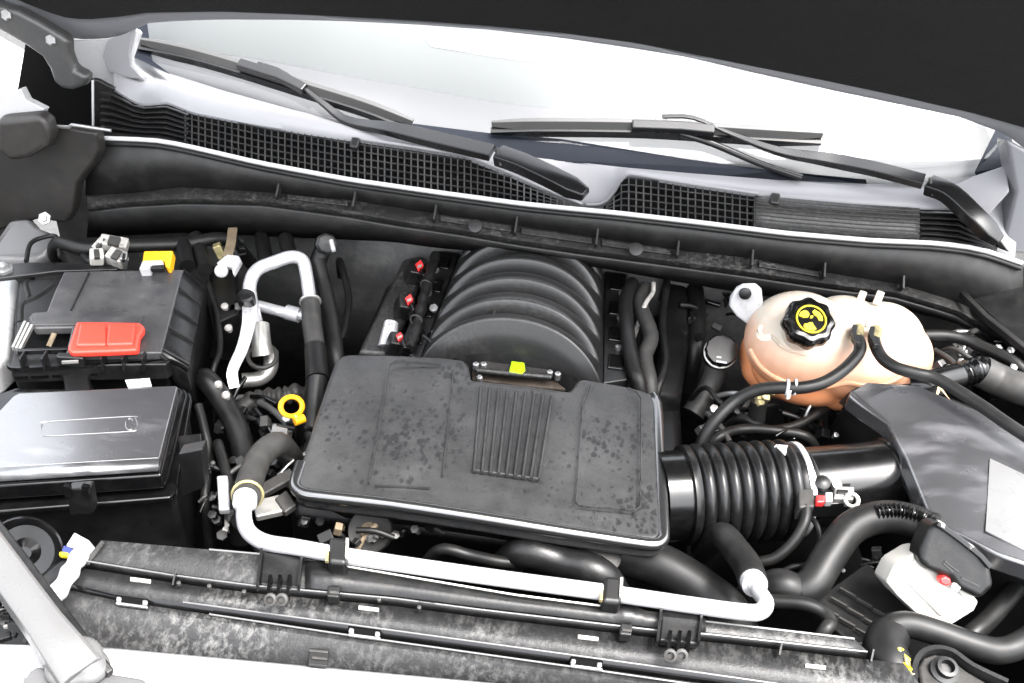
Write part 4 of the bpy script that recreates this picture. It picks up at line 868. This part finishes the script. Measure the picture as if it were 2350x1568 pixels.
# ================================================================== RADIATOR COVER
rx = [150+(2150-150)*i/50 for i in range(51)]
L0 = [(150, 1228), (235, 1240), (600, 1272), (760, 1292), (1100, 1352), (1380, 1400), (1600, 1424), (1960, 1466), (2150, 1490)]
L1 = [(150, 1280), (205, 1287), (395, 1318), (590, 1343), (900, 1371), (1100, 1397), (1500, 1444), (1630, 1454), (1990, 1494), (2150, 1512)]
L2 = [(150, 1336), (270, 1362), (800, 1433), (1310, 1503), (1600, 1543), (2150, 1622)]
L3 = [(150, 1352), (270, 1378), (800, 1458), (1310, 1530), (1600, 1572), (2150, 1650)]
L4 = [(100, 1474), (240, 1487), (700, 1529), (1150, 1570), (1600, 1625), (2150, 1690)]
L1 = [(u, v+2) for u, v in L1]
rd = thing('radiator_cover', 'long dirty black radiator cover panel spanning the front of the bay', 'radiator cover')
def rr_(L, z, lo=150, hi=2150): return [U(lo+(hi-lo)*i/50, interp(L, lo+(hi-lo)*i/50), z=z) for i in range(51)]
def ends(L, z, a_, b_): return rr_(L, z, a_, b_)
loft('rear_shelf', [[p+V((0, .006, -.05)) for p in ends(L0, 1.095, 232, 1960)], ends(L0, 1.095, 232, 1960), ends(L1, 1.098, 196, 1992)], 'rad_plastic', rd, .004)
loft('step', [[p+V((0, 0, -.0)) for p in ends(L1, 1.0985, 196, 1992)], [p+V((0, -.002, -.010)) for p in ends(L1, 1.0985, 196, 1992)]], 'plastic', rd, .003)
loft('middle_shelf', [[p+V((0, -.002, -.011)) for p in ends(L1, 1.0985, 180, 2080)], ends(L2, 1.086, 150, 2150)], 'rad_plastic', rd, .004)
loft('groove', [[p+V((0, -.0005, -.001)) for p in ends(L2, 1.086, 150, 2150)], [p+V((0, -.002, -.016)) for p in ends(L2, 1.086, 150, 2150)], [p+V((0, .003, -.012)) for p in ends(L3, 1.08, 150, 2150)], ends(L3, 1.08, 150, 2150)], 'plastic_gloss', rd, .002)
loft('front_shelf', [[p+V((0, -.0005, .0)) for p in ends(L3, 1.0805, 150, 2150)], [p+V((0, -.008, -.001)) for p in ends(L3, 1.080, 150, 2150)], ends(L4, 1.062, 100, 2150)], 'rad_plastic', rd, .004, sharp=8)
for L, z, a_, b_, r_ in ((L1, 1.0995, 196, 1000, .0012), (L1, 1.0995, 960, 1990, .0012), (L2, 1.0875, 420, 2150, .0012), (L3, 1.0825, 480, 2150, .0012), (L0, 1.0965, 480, 1960, .0014)):
    tube('edge_glint', rr_(L, z, a_, b_), r_, 'glint_grey', rd, 6, n=1)  # glint along the cover edges, painted as thin pale beads
prism('end_fold', [U(190, 1292, z=1.097), U(232, 1240, z=1.098), U(240, 1243, z=1.099), U(204, 1294, z=1.099)], (0, 0, -.004), 'rubber_grey', rd, .001)
for u, v in ((322, 1331), (846, 1396), (1350, 1463), (1872, 1529)):
    sq('slot_mark', u, v, 48, 9, 1.0905, .003, 'white_dirty', rd, .12, .001)
for u, v in ((302, 1376), (836, 1448), (1346, 1519)):
    pk = sq('clip_pocket', u, v-2, 76, 34, 1.084, .012, 'black', rd, .13, .002)
    sq('clip_lip', u, v+12, 74, 6, 1.086, .004, 'bracket_metal', pk, .13, .001)
    for du in (-30, 30): sq('clip_ear', u+du, v+2+du*.13, 12, 12, 1.087, .004, 'bracket_metal', pk, .13, .002)
for (u, v) in ((645, 1308), (1562, 1436)):
    hk = sq('hook_bracket', u, v, 92, 78, 1.105, .012, 'plastic', rd, .10, .003)
    for du in (-50, 44): sweep('hook_wall', [U(u+du+6, v-44, z=1.112), U(u+du-4, v+40, z=1.107)], [(-.0015, -.008), (.0015, -.008), (.0015, .005), (-.0015, .005)], 'plastic_satin', hk)
    for du in (-20, 2, 24):
        sweep('hook_rib', [U(u+du-4, v+16, z=1.112), U(u+du-10, v+66, z=1.112)], [(-.003, -.004), (.003, -.004), (.002, .004), (-.002, .004)], 'plastic_gloss', hk)
    for du in (-24, 2): lathe('hook_eye', U(u+du, v+68, z=1.113), (0, -.7, .6), [(.004, -.002), (.0075, -.002), (.0075, .003), (.0045, .004), (.004, -.001)], 'rubber_grey', hk, 12)
for u, v in ((765, 1357), (1437, 1444)):
    q = sq('square_stud', u, v, 28, 26, 1.108, .016, 'plastic_dark', rd, .1, .002); sq('stud_top', u+2, v+2, 22, 6, 1.1095, .002, 'rubber_grey', q, .1, .0005)
q = sq('pocket', 731, 1508, 44, 38, 1.0735, .004, 'plastic_dark', rd, .1, .001); sq('pocket_bar', 731, 1494, 44, 6, 1.076, .003, 'rubber_grey', q, .1, .001); sq('pocket_bar', 733, 1510, 36, 6, 1.076, .003, 'rubber_grey', q, .1, .001)
for u, v in ((400, 1330), (2000, 1505), (1790, 1490)): sweep('fin', [U(u+4, v-14, z=1.104), U(u-2, v+14, z=1.096)], [(-.001, -.006), (.001, -.006), (.001, .004), (-.001, .004)], 'plastic', rd)
for u, v in ((480, 1345), (560, 1358), (962, 1394), (870, 1376), (1128, 1390), (410, 1338)): lathe('rivet', U(u, v, z=1.099), (0, -.2, 1), [(.0025, -.004), (.0025, .001), (.001, .0015)], 'rubber_grey', rd, 10)
# raised riser carrying the pipe
rb = [(700, 1292), (752, 1285), (795, 1300), (1180, 1365), (1390, 1392), (1402, 1372), (1440, 1378), (1470, 1400), (1620, 1420)]
loft('riser', [[U(u, interp(rb, u), z=1.108) for u in [700+920*i/40 for i in range(41)]], [U(u, interp(L1, u)-6, z=1.101) for u in [700+920*i/40 for i in range(41)]]], 'plastic', rd, .004)
tube('riser_edge', [U(u, interp(rb, u), z=1.109) for u in [790+600*i/40 for i in range(41)]], .0014, 'aluminium_worn', rd, 6, n=1)
place(rd, (0, .05, 1.0))
# ---------------------------------------------------------------- coolant crossover pipe
cpz = 1.118
pp = thing('coolant_pipe', 'long bright aluminium pipe across the front above the radiator cover', 'pipe')
tube('pipe', [U(562, 1148, z=1.085), U(560, 1190, z=1.09), U(572, 1222, z=1.10), U(610, 1245, z=1.11), U(680, 1256, z=cpz), U(800, 1277, z=cpz), U(1100, 1321, z=cpz), U(1390, 1360, z=cpz), U(1560, 1385, z=cpz), U(1700, 1404, z=cpz), U(1744, 1404, z=1.115), U(1757, 1384, z=1.11), U(1740, 1356, z=1.10), U(1730, 1338, z=1.09)], .0100, 'aluminium', pp, 18, n=8)
lathe('flare', U(562, 1152, z=1.087), U(560, 1190, z=1.09)-U(562, 1148, z=1.085), [(.012, -.012), (.0155, -.010), (.0155, .004), (.012, .007)], 'white_clean', pp, 20)
lathe('flare', U(1731, 1340, z=1.092), U(1740, 1356, z=1.10)-U(1730, 1338, z=1.09), [(.012, -.012), (.016, -.010), (.016, .004), (.012, .007)], 'white_clean', pp, 20)
for u, v in ((776, 1262), (1406, 1352)):
    b_ = sq('pipe_clip', u, v, 46, 62, cpz+.012, .03, 'plastic_dark', pp, .1, .006)
    sq('clip_pin', u+20, v-6, 7, 44, cpz+.016, .006, 'white_dirty', b_, .05, .001); sq('clip_pin', u-26, v+12, 8, 26, cpz+.012, .006, 'brass_dirty', b_, .05, .001)
place(pp, U(1100, 1321, z=cpz-.02))
t = hose('thick grimy hose pushed on the bent end of the front pipe', [(640, 1020, 1.03), (600, 1045, 1.045), (578, 1090, 1.06), (566, 1142, 1.083)], .0185, 'rubber_grey', ends='s')
torus('hose_clamp', U(568, 1136, z=1.082), U(562, 1150, z=1.087)-U(575, 1095, z=1.064), .0195, .0022, 'brass_dirty', t); 
for c_ in t.children: c_.matrix_parent_inverse = Matrix.Translation(-t.location)
hose('dark hose joining the front pipe under the bellows', [(1655, 1230, 1.03), (1690, 1265, 1.05), (1715, 1300, 1.07), (1728, 1335, 1.087)], .019, 'rubber', ends='s')
hose('fat radiator hose sloping under the bellows', [(1330, 1260, 1.0), (1440, 1275, 1.0), (1520, 1300, 1.0), (1610, 1355, .99), (1680, 1420, .98)], .030, 'rubber')
hose('black fan shroud tube beneath the engine cover', [(1200, 1268, 1.02), (1290, 1290, 1.02), (1380, 1320, 1.02)], .022, 'plastic', name='shroud_tube', cat='pipe', ends='se')
pl = thing('pulley', 'dull metal pulley half hidden under the engine cover', 'pulley')
lathe('wheel', U(850, 1218, z=.99), (0, -.6, .6), [(.006, .004), (.026, .004), (.030, .006), (.031, .002), (.031, -.014), (.026, -.014)], 'rubber_grey', pl, 28); lathe('hub', U(850, 1218, z=.99), (0, -.6, .6), [(.012, .006), (.012, .012), (.004, .013)], 'tan', pl, 16); place(pl, U(850, 1235, z=.99))
sp = thing('spacer_cylinder', 'grey metal cylinder standing below the engine cover corner', 'bushing')
lathe('bush', U(1385, 1275, z=1.03), (.1, -.3, 1), [(.024, -.05), (.024, .0), (.018, .004)], 'rubber_grey', sp, 24); place(sp, U(1385, 1275, z=.98))
for k, (u, v, w_, h_, ang, z, m) in enumerate(((512, 1130, 26, 80, -.06, 1.02, 'aluminium'), (615, 1160, 66, 40, -.22, 1.03, 'aluminium_worn'), (655, 1150, 34, 42, -.6, 1.035, 'rubber_grey'), (640, 993, 38, 30, .2, 1.0, 'bracket_metal'), (632, 1105, 90, 26, -.5, 1.02, 'rubber_grey'))):
    t = thing('bracket', ['upright shiny bracket strip beside the fuse box', 'pale tilted bracket behind the bent pipe end', 'dark knurled plug next to the pale tilted bracket', 'small bright bracket under the dipstick', 'grey braided link behind the grimy hose'][k], 'bracket')
    sq('plate', u, v, w_, h_, z, .012, m, t, ang, .003); place(t, U(u, v, z=z-.02))
# ---------------------------------------------------------------- white front panel, support arm, small things in the near corner
gp = thing('grille_panel', 'white painted grille header panel in front of the radiator cover', 'body panel')
loft('panel', [[p+V((0, .004, -.004)) for p in ends(L4, 1.066, 226, 2300)], [p+V((0, -.004, 0)) for p in ends(L4, 1.066, 226, 2300)], [p+V((0, -.06, -.012)) for p in ends(L4, 1.066, 226, 2300)], [p+V((0, -.10, -.06)) for p in ends(L4, 1.066, 226, 2300)]], 'white_paint', gp, .003, sharp=70)
prism('corner_panel', UL([(-120, 1474), (100, 1477), (150, 1545), (140, 1640), (-120, 1640)], z=1.075), (0, 0, -.03), 'white_paint', gp, .004)
prism('lamp_cap', UL([(56, 1558), (66, 1538), (84, 1529), (200, 1535), (330, 1556), (360, 1600), (340, 1700), (-10, 1700)], z=1.10), (0, 0, -.02), 'grey_paint', gp, .008)
prism('side_cap', UL([(-120, 1548), (62, 1548), (48, 1600), (-120, 1620)], z=1.09), (0, 0, -.02), 'hood_shade_grey', gp, .004)
place(gp, (0, -.1, 1.0))
sa = thing('support_arm', 'pale grey painted steel support arm crossing the near corner', 'bracket')
arm = [U(-110, 1140, z=1.135), U(-20, 1260, z=1.135), U(60, 1370, z=1.133), U(120, 1452, z=1.13), U(165, 1512, z=1.122), U(190, 1545, z=1.115)]
sweep('bar', resample(arm, 14), [(-.020, -.012), (-.018, .006), (-.014, .009), (.012, .009), (.020, .004), (.021, -.016)], 'arm_paint' if 'arm_paint' in MAT else 'grey_paint', sa, scale=lambda s: 1 if s < .75 else 1+.25*(s-.75)/.25, bev=.002)
sweep('edge_seal', [p+V((.024, .010, -.010)) for p in resample(arm, 14)], [(-.005, -.006), (.004, -.006), (.004, .006), (-.005, .006)], 'plastic', sa, bev=.002)
blob([(U(172, 1505, z=1.118), (.030, .026, .012)), (U(205, 1532, z=1.108), (.022, .022, .012)), (U(160, 1530, z=1.11), (.026, .026, .012))], 'end_foot', 'arm_paint', sa, .0025, 10)
place(sa, U(165, 1512, z=1.09))
hn_ = thing('horn', 'round black horn trumpet tucked behind the support arm', 'horn')
lathe('bell', U(58, 1268, z=1.05), (.25, -.75, .55), [(.012, -.05), (.02, -.03), (.036, -.008), (.045, .008), (.047, .010), (.045, .012), (.034, -.002), (.018, -.004), (.008, .004)], 'plastic_gloss', hn_, 36); place(hn_, U(58, 1290, z=1.0))
cn = thing('connector', 'white plug connector with blue and yellow wires by the horn', 'connector')
prism('housing', UL([(170, 1221), (206, 1241), (196, 1266), (150, 1252)], z=1.10), (.004, .004, -.018), 'white_clean', cn, .002)
sq('blue_insert', 158, 1264, 32, 16, 1.10, .01, 'blue_plastic', cn, .4); sq('yellow_seal', 146, 1270, 24, 10, 1.101, .008, 'yellow_print', cn, .1, .003)
place(cn, U(175, 1255, z=1.08))
tp = thing('taped_cable', 'white tape wrapped cable running down past the radiator cover end', 'cable')
tube('wrap', [U(186, 1272, z=1.10), U(170, 1296, z=1.10), U(158, 1318, z=1.10), U(140, 1348, z=1.095), U(122, 1374, z=1.09)], lambda s: .0105+.0012*math.sin(s*17), 'white_dirty' if 0 else 'white_clean', tp, 12); place(tp, U(122, 1374, z=1.08))
hs_ = thing('side_housing', 'grey plastic duct end beside the white plug connector', 'duct')
prism('shell', UL([(112, 1292), (140, 1272), (196, 1282), (150, 1330), (100, 1368), (70, 1330)], z=1.06), (0, 0, -.06), 'plastic_satin', hs_, .012); place(hs_, U(140, 1320, z=1.0))

# ================================================================== NEAR CORNER BY THE AIR BOX
ch = hose('thick black coolant hose arching up to the white module', [(1780, 1345, 1.03), (1830, 1356, 1.03), (1866, 1338, 1.04), (1905, 1275, 1.06), (1950, 1215, 1.075), (2005, 1190, 1.08), (2060, 1188, 1.08), (2120, 1205, 1.08), (2160, 1230, 1.075)], .0225, 'rubber', ends='se')
lm = thing('wiring_loom', 'corrugated loom curling over the thick arching hose', 'wiring')
tube('loom', [U(2010, 1176, z=1.098), U(2060, 1172, z=1.10), U(2110, 1184, z=1.10), U(2150, 1205, z=1.10)], lambda s: .0085+.0022*math.sin(s*95), 'plastic_gloss', lm, 12, n=32); place(lm, U(2150, 1205, z=1.08))
wm = thing('control_module', 'white plastic control module with black capped connector and red lock', 'control module')
nn = V((.05, -.80, .55)).normalized(); p0 = U(2150, 1350, z=1.075)
def W(pts, k=0): return [U(u, v, n=nn, p=p0+nn*k) for u, v in pts]
prism('housing', W([(2034, 1336), (2051, 1301), (2060, 1292), (2100, 1268), (2118, 1264), (2180, 1300), (2246, 1382), (2236, 1402), (2185, 1434), (2165, 1444), (2124, 1428), (2060, 1368)]), -nn*.05, 'white_plastic', wm, .003, 3)
prism('housing_step', W([(2060, 1316), (2112, 1276), (2215, 1372), (2190, 1404), (2160, 1418)], .004), -nn*.01, 'white_plastic', wm, .004)
cpm = prism('connector_cap', W([(2108, 1290), (2114, 1262), (2131, 1218), (2148, 1196), (2180, 1210), (2245, 1258), (2272, 1288), (2286, 1350), (2272, 1360), (2252, 1380), (2198, 1352), (2180, 1330), (2150, 1318), (2126, 1308)], .022), -nn*.045, 'plastic', wm, .010, 4)
sweep('cap_ridge', W([(2150, 1200), (2200, 1236), (2250, 1276), (2272, 1302)], .026), [(-.004, -.003), (.004, -.003), (.003, .004), (-.003, .004)], 'plastic_gloss', cpm, up=nn, bev=.001)
for u, v in ((2164, 1208), (2230, 1258)): 
    q = W([(u-12, v-16), (u+8, v-4), (u+12, v+16), (u-8, v+4)], .03); prism('cap_lug', q, -nn*.01, 'aluminium_worn', cpm, .003)
for (u0, v0, u1, v1) in ((2168, 1288, 2200, 1312), (2206, 1326, 2248, 1346), (2164, 1292, 2186, 1312)): sweep('cap_line', W([(u0, v0), (u1, v1)], .0225), [(-.0008, -.001), (.0008, -.001), (.0008, .001), (-.0008, .001)], 'rubber_grey', cpm, up=nn)
prism('red_lock', W([(2157, 1328), (2170, 1322), (2184, 1330), (2184, 1343), (2170, 1347), (2158, 1340)], .026), -nn*.015, 'red_clip', wm, .003)
prism('lock_tab', W([(2186, 1340), (2196, 1336), (2208, 1348), (2198, 1360), (2182, 1352)], .02), -nn*.02, 'white_plastic', wm, .002)
place(wm, p0-nn*.05)
hose('smooth black hose bending below the white module', [(2046, 1500, 1.05), (2034, 1470, 1.06), (2046, 1440, 1.065), (2085, 1434, 1.065), (2150, 1452, 1.06), (2230, 1480, 1.055), (2290, 1494, 1.055), (2345, 1478, 1.06), (2420, 1430, 1.06)], .0165, 'rubber')
yt = thing('clamped_elbow', 'grimy hose elbow marked with yellow paint near the radiator cover end', 'hose')
tube('elbow', [U(2038, 1462, z=1.055), U(2030, 1490, z=1.06), U(2046, 1530, z=1.06), U(2070, 1570, z=1.05)], .026, 'rubber', yt, 18)
for i in range(6):
    c = U(2062+i*6+random.uniform(-5, 5), 1488+i*11, z=1.082); box('paint_dab', c, (.010, .014, .004), 'yellow_print' if i % 2 == 0 else 'brass_dirty', yt, rot=(random.uniform(-.5, .5), random.uniform(0, .8), random.random()), bev=.0018)
place(yt, U(2046, 1530, z=1.03))
ms = thing('mount_strut', 'grey round bracket plate bolted in the corner below the hoses', 'bracket')
mz = 1.075
prism('plate', UL([(2112, 1560), (2108, 1530), (2120, 1508), (2145, 1500), (2180, 1508), (2220, 1540), (2290, 1580), (2290, 1640), (2120, 1640)], z=mz), (0, 0, -.012), 'rubber_grey', ms, .004)
sweep('rim', UL([(2100, 1600), (2096, 1540), (2112, 1505), (2145, 1492), (2185, 1500), (2230, 1532), (2310, 1570)], z=mz+.004), [(-.003, -.008), (.003, -.008), (.003, .006), (-.003, .006)], 'plastic', ms, sm=3)
lathe('bolt', U(2166, 1540, z=mz+.002), (0, -.3, 1), [(.017, -.004), (.017, .004), (.012, .006), (.012, .014), (.008, .015), (.007, .006)], 'plastic_dark', ms, 20)
place(ms, U(2166, 1540, z=mz-.03))
sw = thing('washer_neck', 'pale plastic duct tip at the radiator cover end', 'duct')
tube('tip', [U(1985, 1570, z=1.07), U(2015, 1558, z=1.07), U(2044, 1562, z=1.065)], [.012, .014, .009], 'white_dirty', sw); place(sw, U(2010, 1552, z=1.05))
# ledge with slats below the white module
sg = thing('slatted_shield', 'black splash shield with pressed slots under the white module', 'splash shield')
prism('sheet', UL([(1850, 1390), (1990, 1290), (2120, 1420), (2060, 1470), (1960, 1480)], z=1.0), (0, 0, -.01), 'plastic', sg, .003)
for i in range(3):
    for j in range(3):
        u, v = 1905+i*20+j*38, 1405-i*22+j*24; sweep('slat', UL([(u-18, v-10), (u+18, v+10)], z=1.006), [(-.0015, -.002), (.0015, -.002), (.0015, .0025), (-.0015, .0025)], 'rubber_grey', sg)
place(sg, U(1980, 1400, z=.98))
hose('thin black hose looping behind the radiator cover end', [(1770, 1380, 1.04), (1840, 1385, 1.05), (1890, 1405, 1.05), (1905, 1430, 1.05), (1890, 1452, 1.05)], .009)
hose('slim black pipe leaning across the fender corner beside the module', [(2350, 1330, 1.03), (2270, 1420, 1.02), (2215, 1470, 1.01)], .013, name='pipe', cat='pipe')

# ================================================================== SMALL PARTS BEHIND THE BATTERY
wc = thing('connector', 'chalky white wiring plug pair behind the battery box', 'connector')
bx = V((.96, .2, .1)).normalized()
for u, v, z, sz, a_, m_ in ((262, 560, 1.10, (.046, .022, .020), .15, 'white_dirty'), (232, 566, 1.095, (.016, .026, .022), -.3, 'white_dirty'), (222, 590, 1.09, (.022, .022, .022), .5, 'white_plastic'), (268, 592, 1.088, (.030, .024, .024), -.2, 'white_dirty'), (284, 598, 1.085, (.012, .018, .030), .3, 'bracket_metal')):
    q_ = box('plug_body', U(u, v, z=z), sz, m_, wc, rot=(.35, .15, a_), bev=.0025); box('plug_key', U(u, v-6, z=z+.010), (sz[0]*.4, sz[1]*.8, .008), 'rubber_grey' if m_ != 'bracket_metal' else 'plastic', q_, rot=(.35, .15, a_), bev=.001)
tube('plug_lead', [U(226, 600, z=1.08), U(205, 600, z=1.075), U(190, 585, z=1.06)], .006, 'rubber', wc, 8)
place(wc, U(250, 590, z=1.07))
yc = thing('clip_cover', 'yellow and white clip cover behind the battery box', 'clip')
prism('yellow_cap', UL([(330, 576), (397, 575), (392, 604), (388, 614), (380, 612), (376, 598), (334, 598), (326, 602)], z=1.115), (0, .008, -.02), 'yellow', yc, .003)
prism('white_skirt', UL([(326, 598), (372, 596), (376, 604), (346, 606), (342, 616), (318, 617)], z=1.118), (0, .006, -.02), 'white_clean', yc, .003)
prism('dark_slot', UL([(340, 606), (376, 604), (376, 616), (338, 617)], z=1.114), (0, .004, -.01), 'plastic_dark', yc, .001); place(yc, U(355, 610, z=1.09))
wb = thing('cable_bracket', 'white bent cable bracket with round knob above the battery flank', 'bracket')
prism('hood', UL([(494, 604), (520, 582), (548, 586), (552, 598), (534, 630), (530, 612), (500, 606)], z=1.09), (0, .01, -.015), 'white_clean', wb, .004)
sweep('strap', [U(522, 590, z=1.088), U(530, 560, z=1.085), U(534, 525, z=1.08)], [(-.008, -.002), (.008, -.002), (.008, .002), (-.008, .002)], 'tan', wb)
lathe('knob', U(508, 622, z=1.08), (CAM-U(508, 622, z=1.08)), [(.010, -.01), (.012, -.004), (.011, .004), (.006, .008)], 'white_clean', wb, 18)
prism('back_plate', UL([(480, 610), (540, 606), (545, 720), (500, 740), (480, 700)], z=1.02), (0, .01, -.03), 'plastic_dark', wb, .004); place(wb, U(520, 640, z=1.0))
for k, (u, v) in enumerate(((515, 702), (524, 752), (500, 882), (518, 906))):
    tag(lathe('rivet', U(u, v, z=1.03), (0, -.5, 1), [(.005, -.01), (.0065, 0), (.004, .003)], 'white_dirty', None, 12), ['pale rivet level with the silver pipe valve cap', 'pale rivet beside the silver strap bracket', 'pale rivet at the upper end of the fat black hose', 'pale rivet on the bend of the fat black hose'][k], 'rivet', 'rivets by the battery')
sol = thing('heater_valve', 'black heater valve under the cowl ledge by the silver pipe', 'valve')
lathe('drum', U(748, 560, z=1.06), (.3, -.7, .5), [(.014, -.03), (.020, -.02), (.020, .008), (.016, .010), (.016, .016), (.008, .018)], 'plastic', sol, 8)
tube('pin', [U(760, 552, z=1.09), U(766, 576, z=1.08)], .004, 'white_clean', sol, 8); tube('boot', [U(740, 575, z=1.04), U(728, 605, z=1.02)], .016, 'rubber', sol); place(sol, U(748, 590, z=1.0))
for k, (a_, b_, z_) in enumerate((((600, 545), (610, 600), 1.04), ((655, 548), (665, 585), 1.05), ((420, 560), (430, 612), 1.06), ((450, 545), (470, 620), 1.05))):
    t = thing('grommet', ['dark rubber grommet on the firewall over the silver pipe bend', 'short rubber stub above the silver pipe top', 'black clip post behind the battery box corner', 'black plastic post between clip cover and cable bracket'][k], 'grommet')
    tube('stub', [U(*a_, z=z_), U(*b_, z=z_)], .014, 'rubber' if k % 2 else 'plastic', t, 10, n=2); place(t, U(*b_, z=z_-.02))

# ================================================================== CLUTTER IN THE GAPS
def bits(seed, region, z, n, mats, root, smin=8, smax=26):
    rnd = random.Random(seed)
    for i in range(n):
        u, v = rnd.uniform(region[0], region[2]), rnd.uniform(region[1], region[3]); zz = z+rnd.uniform(-.03, .02); c = U(u, v, z=zz)
        k = rnd.random(); m = rnd.choice(mats); sz = S(rnd.uniform(smin, smax), c)
        if k < .45: box('lug', c, (sz*rnd.uniform(.6, 1.6), sz, sz*rnd.uniform(.5, 1.4)), m, root, rot=(rnd.uniform(-.5, .5), rnd.uniform(-.5, .5), rnd.uniform(0, 3)), bev=sz*.12)
        elif k < .7: lathe('bolt', c, (rnd.uniform(-.3, .3), -.5, 1), [(sz*.3, -sz), (sz*.3, 0), (sz*.5, 0), (sz*.5, sz*.3), (sz*.2, sz*.35)], m, root, 6)
        else:
            d = V((rnd.uniform(-1, 1), rnd.uniform(-1, 1), rnd.uniform(-.6, .3)))*sz*2; tube('pipe_stub', [c-d, c+V((0, 0, sz*.4)), c+d], sz*.3, m, root, 8, n=3)
    place(root, U((region[0]+region[2])/2, (region[1]+region[3])/2, z=z-.06))
DK = ['plastic', 'plastic_gloss', 'rubber', 'plastic_dark', 'rubber_grey']
for nm, lab, cat, reg, z, n, ms_ in (
    ('alternator', 'grimy alternator and bracketry in the gap beside the dipstick', 'alternator', (580, 960, 690, 1130), .97, 26, DK+['bracket_metal', 'steel_grey']),
    ('compressor_bracket', 'dark cluster of brackets under the silver drier can', 'bracket', (500, 880, 640, 1010), .94, 22, DK+['steel_grey']),
    ('fan_motor', 'dark fan hardware in the slot between engine cover and front pipe', 'fan motor', (690, 1190, 1010, 1250), 1.0, 22, DK+['steel_grey', 'tan']),
    ('hardware_cluster', 'dark hardware cluster in the gap under the coolant tank', 'hardware', (1600, 900, 1930, 1010), .99, 34, DK+['steel_grey', 'bracket_metal']),
    ('valve_hardware', 'dark hardware in the gap between valve cover and oil filler', 'hardware', (1560, 650, 1690, 790), .98, 18, DK),
    ('firewall_hardware', 'dark fittings on the firewall behind the battery box', 'hardware', (300, 545, 560, 600), 1.03, 24, DK+['tan', 'steel_grey', 'brass_dirty']),
    ('frame_hardware', 'dark frame hardware beneath the white module', 'hardware', (1880, 1260, 2040, 1460), .98, 24, DK+['steel_grey']),
    ('fender_hardware', 'dark clips and lugs on the fender wall beside the coolant tank', 'hardware', (2150, 760, 2345, 860), 1.06, 24, DK+['bracket_metal']),
    ('lamp_hardware', 'dark lamp mounting hardware beside the support arm', 'hardware', (-10, 1390, 60, 1470), 1.04, 14, DK+['white_dirty', 'rubber_grey']),
    ('injector_row', 'row of small fittings between valve cover and manifold flange', 'fitting', (960, 640, 1010, 800), 1.02, 18, DK+['bracket_metal', 'green_dark']),
    ('tray_hardware', 'dark brackets between the fuse box and grimy hose', 'bracket', (455, 1040, 560, 1230), .98, 22, DK+['steel_grey', 'white_dirty'])):
    bits(hash(nm) % 1 + len(nm)*7+len(lab), reg, z, n, ms_, thing(nm, lab, cat))
for lab, pts, r in (('thin wire looping under the oil filler neck', [(1620, 890, 1.0), (1660, 930, 1.0), (1720, 940, .99), (1790, 930, .98)], .004),
                    ('black cable sagging below the coolant tank', [(1700, 960, .99), (1760, 985, .99), (1830, 975, .99), (1900, 940, .99)], .007),
                    ('thin black hose behind the bellows', [(1640, 1010, 1.0), (1700, 985, 1.0), (1790, 990, 1.0), (1860, 1010, .99)], .008),
                    ('thin wire crossing beneath the dipstick ring', [(560, 960, .96), (620, 975, .97), (690, 985, .97), (720, 990, .95)], .004),
                    ('black cable dropping beside the front pipe bend', [(500, 1020, .99), (520, 1090, .99), (535, 1180, .99), (590, 1250, .98)], .008),
                    ('thin cable hugging the battery flank', [(478, 650, 1.03), (498, 720, 1.02), (505, 800, 1.0), (488, 860, .98)], .005),
                    ('black cable along the firewall behind the manifold', [(780, 600, 1.0), (800, 680, .98), (790, 760, .96), (770, 800, .94)], .007),
                    ('black cable running behind the heater hoses', [(1530, 650, 1.03), (1520, 740, 1.02), (1528, 830, 1.01), (1510, 890, 1.0)], .007),
                    ('thin wire curling beside the airflow sensor lead', [(1860, 1190, 1.03), (1880, 1230, 1.03), (1860, 1290, 1.02), (1800, 1310, 1.01)], .004),
                    ('grey wire along the fender wall above the tape wrapped harness', [(2180, 800, 1.08), (2240, 830, 1.08), (2300, 850, 1.08), (2360, 880, 1.08)], .004),
                    ('black cable lying across the fan slot under the engine cover', [(1010, 1262, 1.01), (1080, 1275, 1.01), (1150, 1290, 1.01), (1220, 1300, 1.0)], .008),
                    ('thick black cable below the fat radiator hose', [(1560, 1290, 1.0), (1600, 1330, 1.0), (1625, 1380, .99), (1640, 1430, .98)], .01),
                    ('black harness tucked between battery and firewall', [(130, 560, 1.06), (200, 572, 1.07), (300, 565, 1.07), (420, 560, 1.06), (520, 550, 1.05)], .012)):
    hose(lab, pts, r, 'rubber' if 'grey' not in lab else 'rubber_grey', name='cable', cat='cable', ends='se')
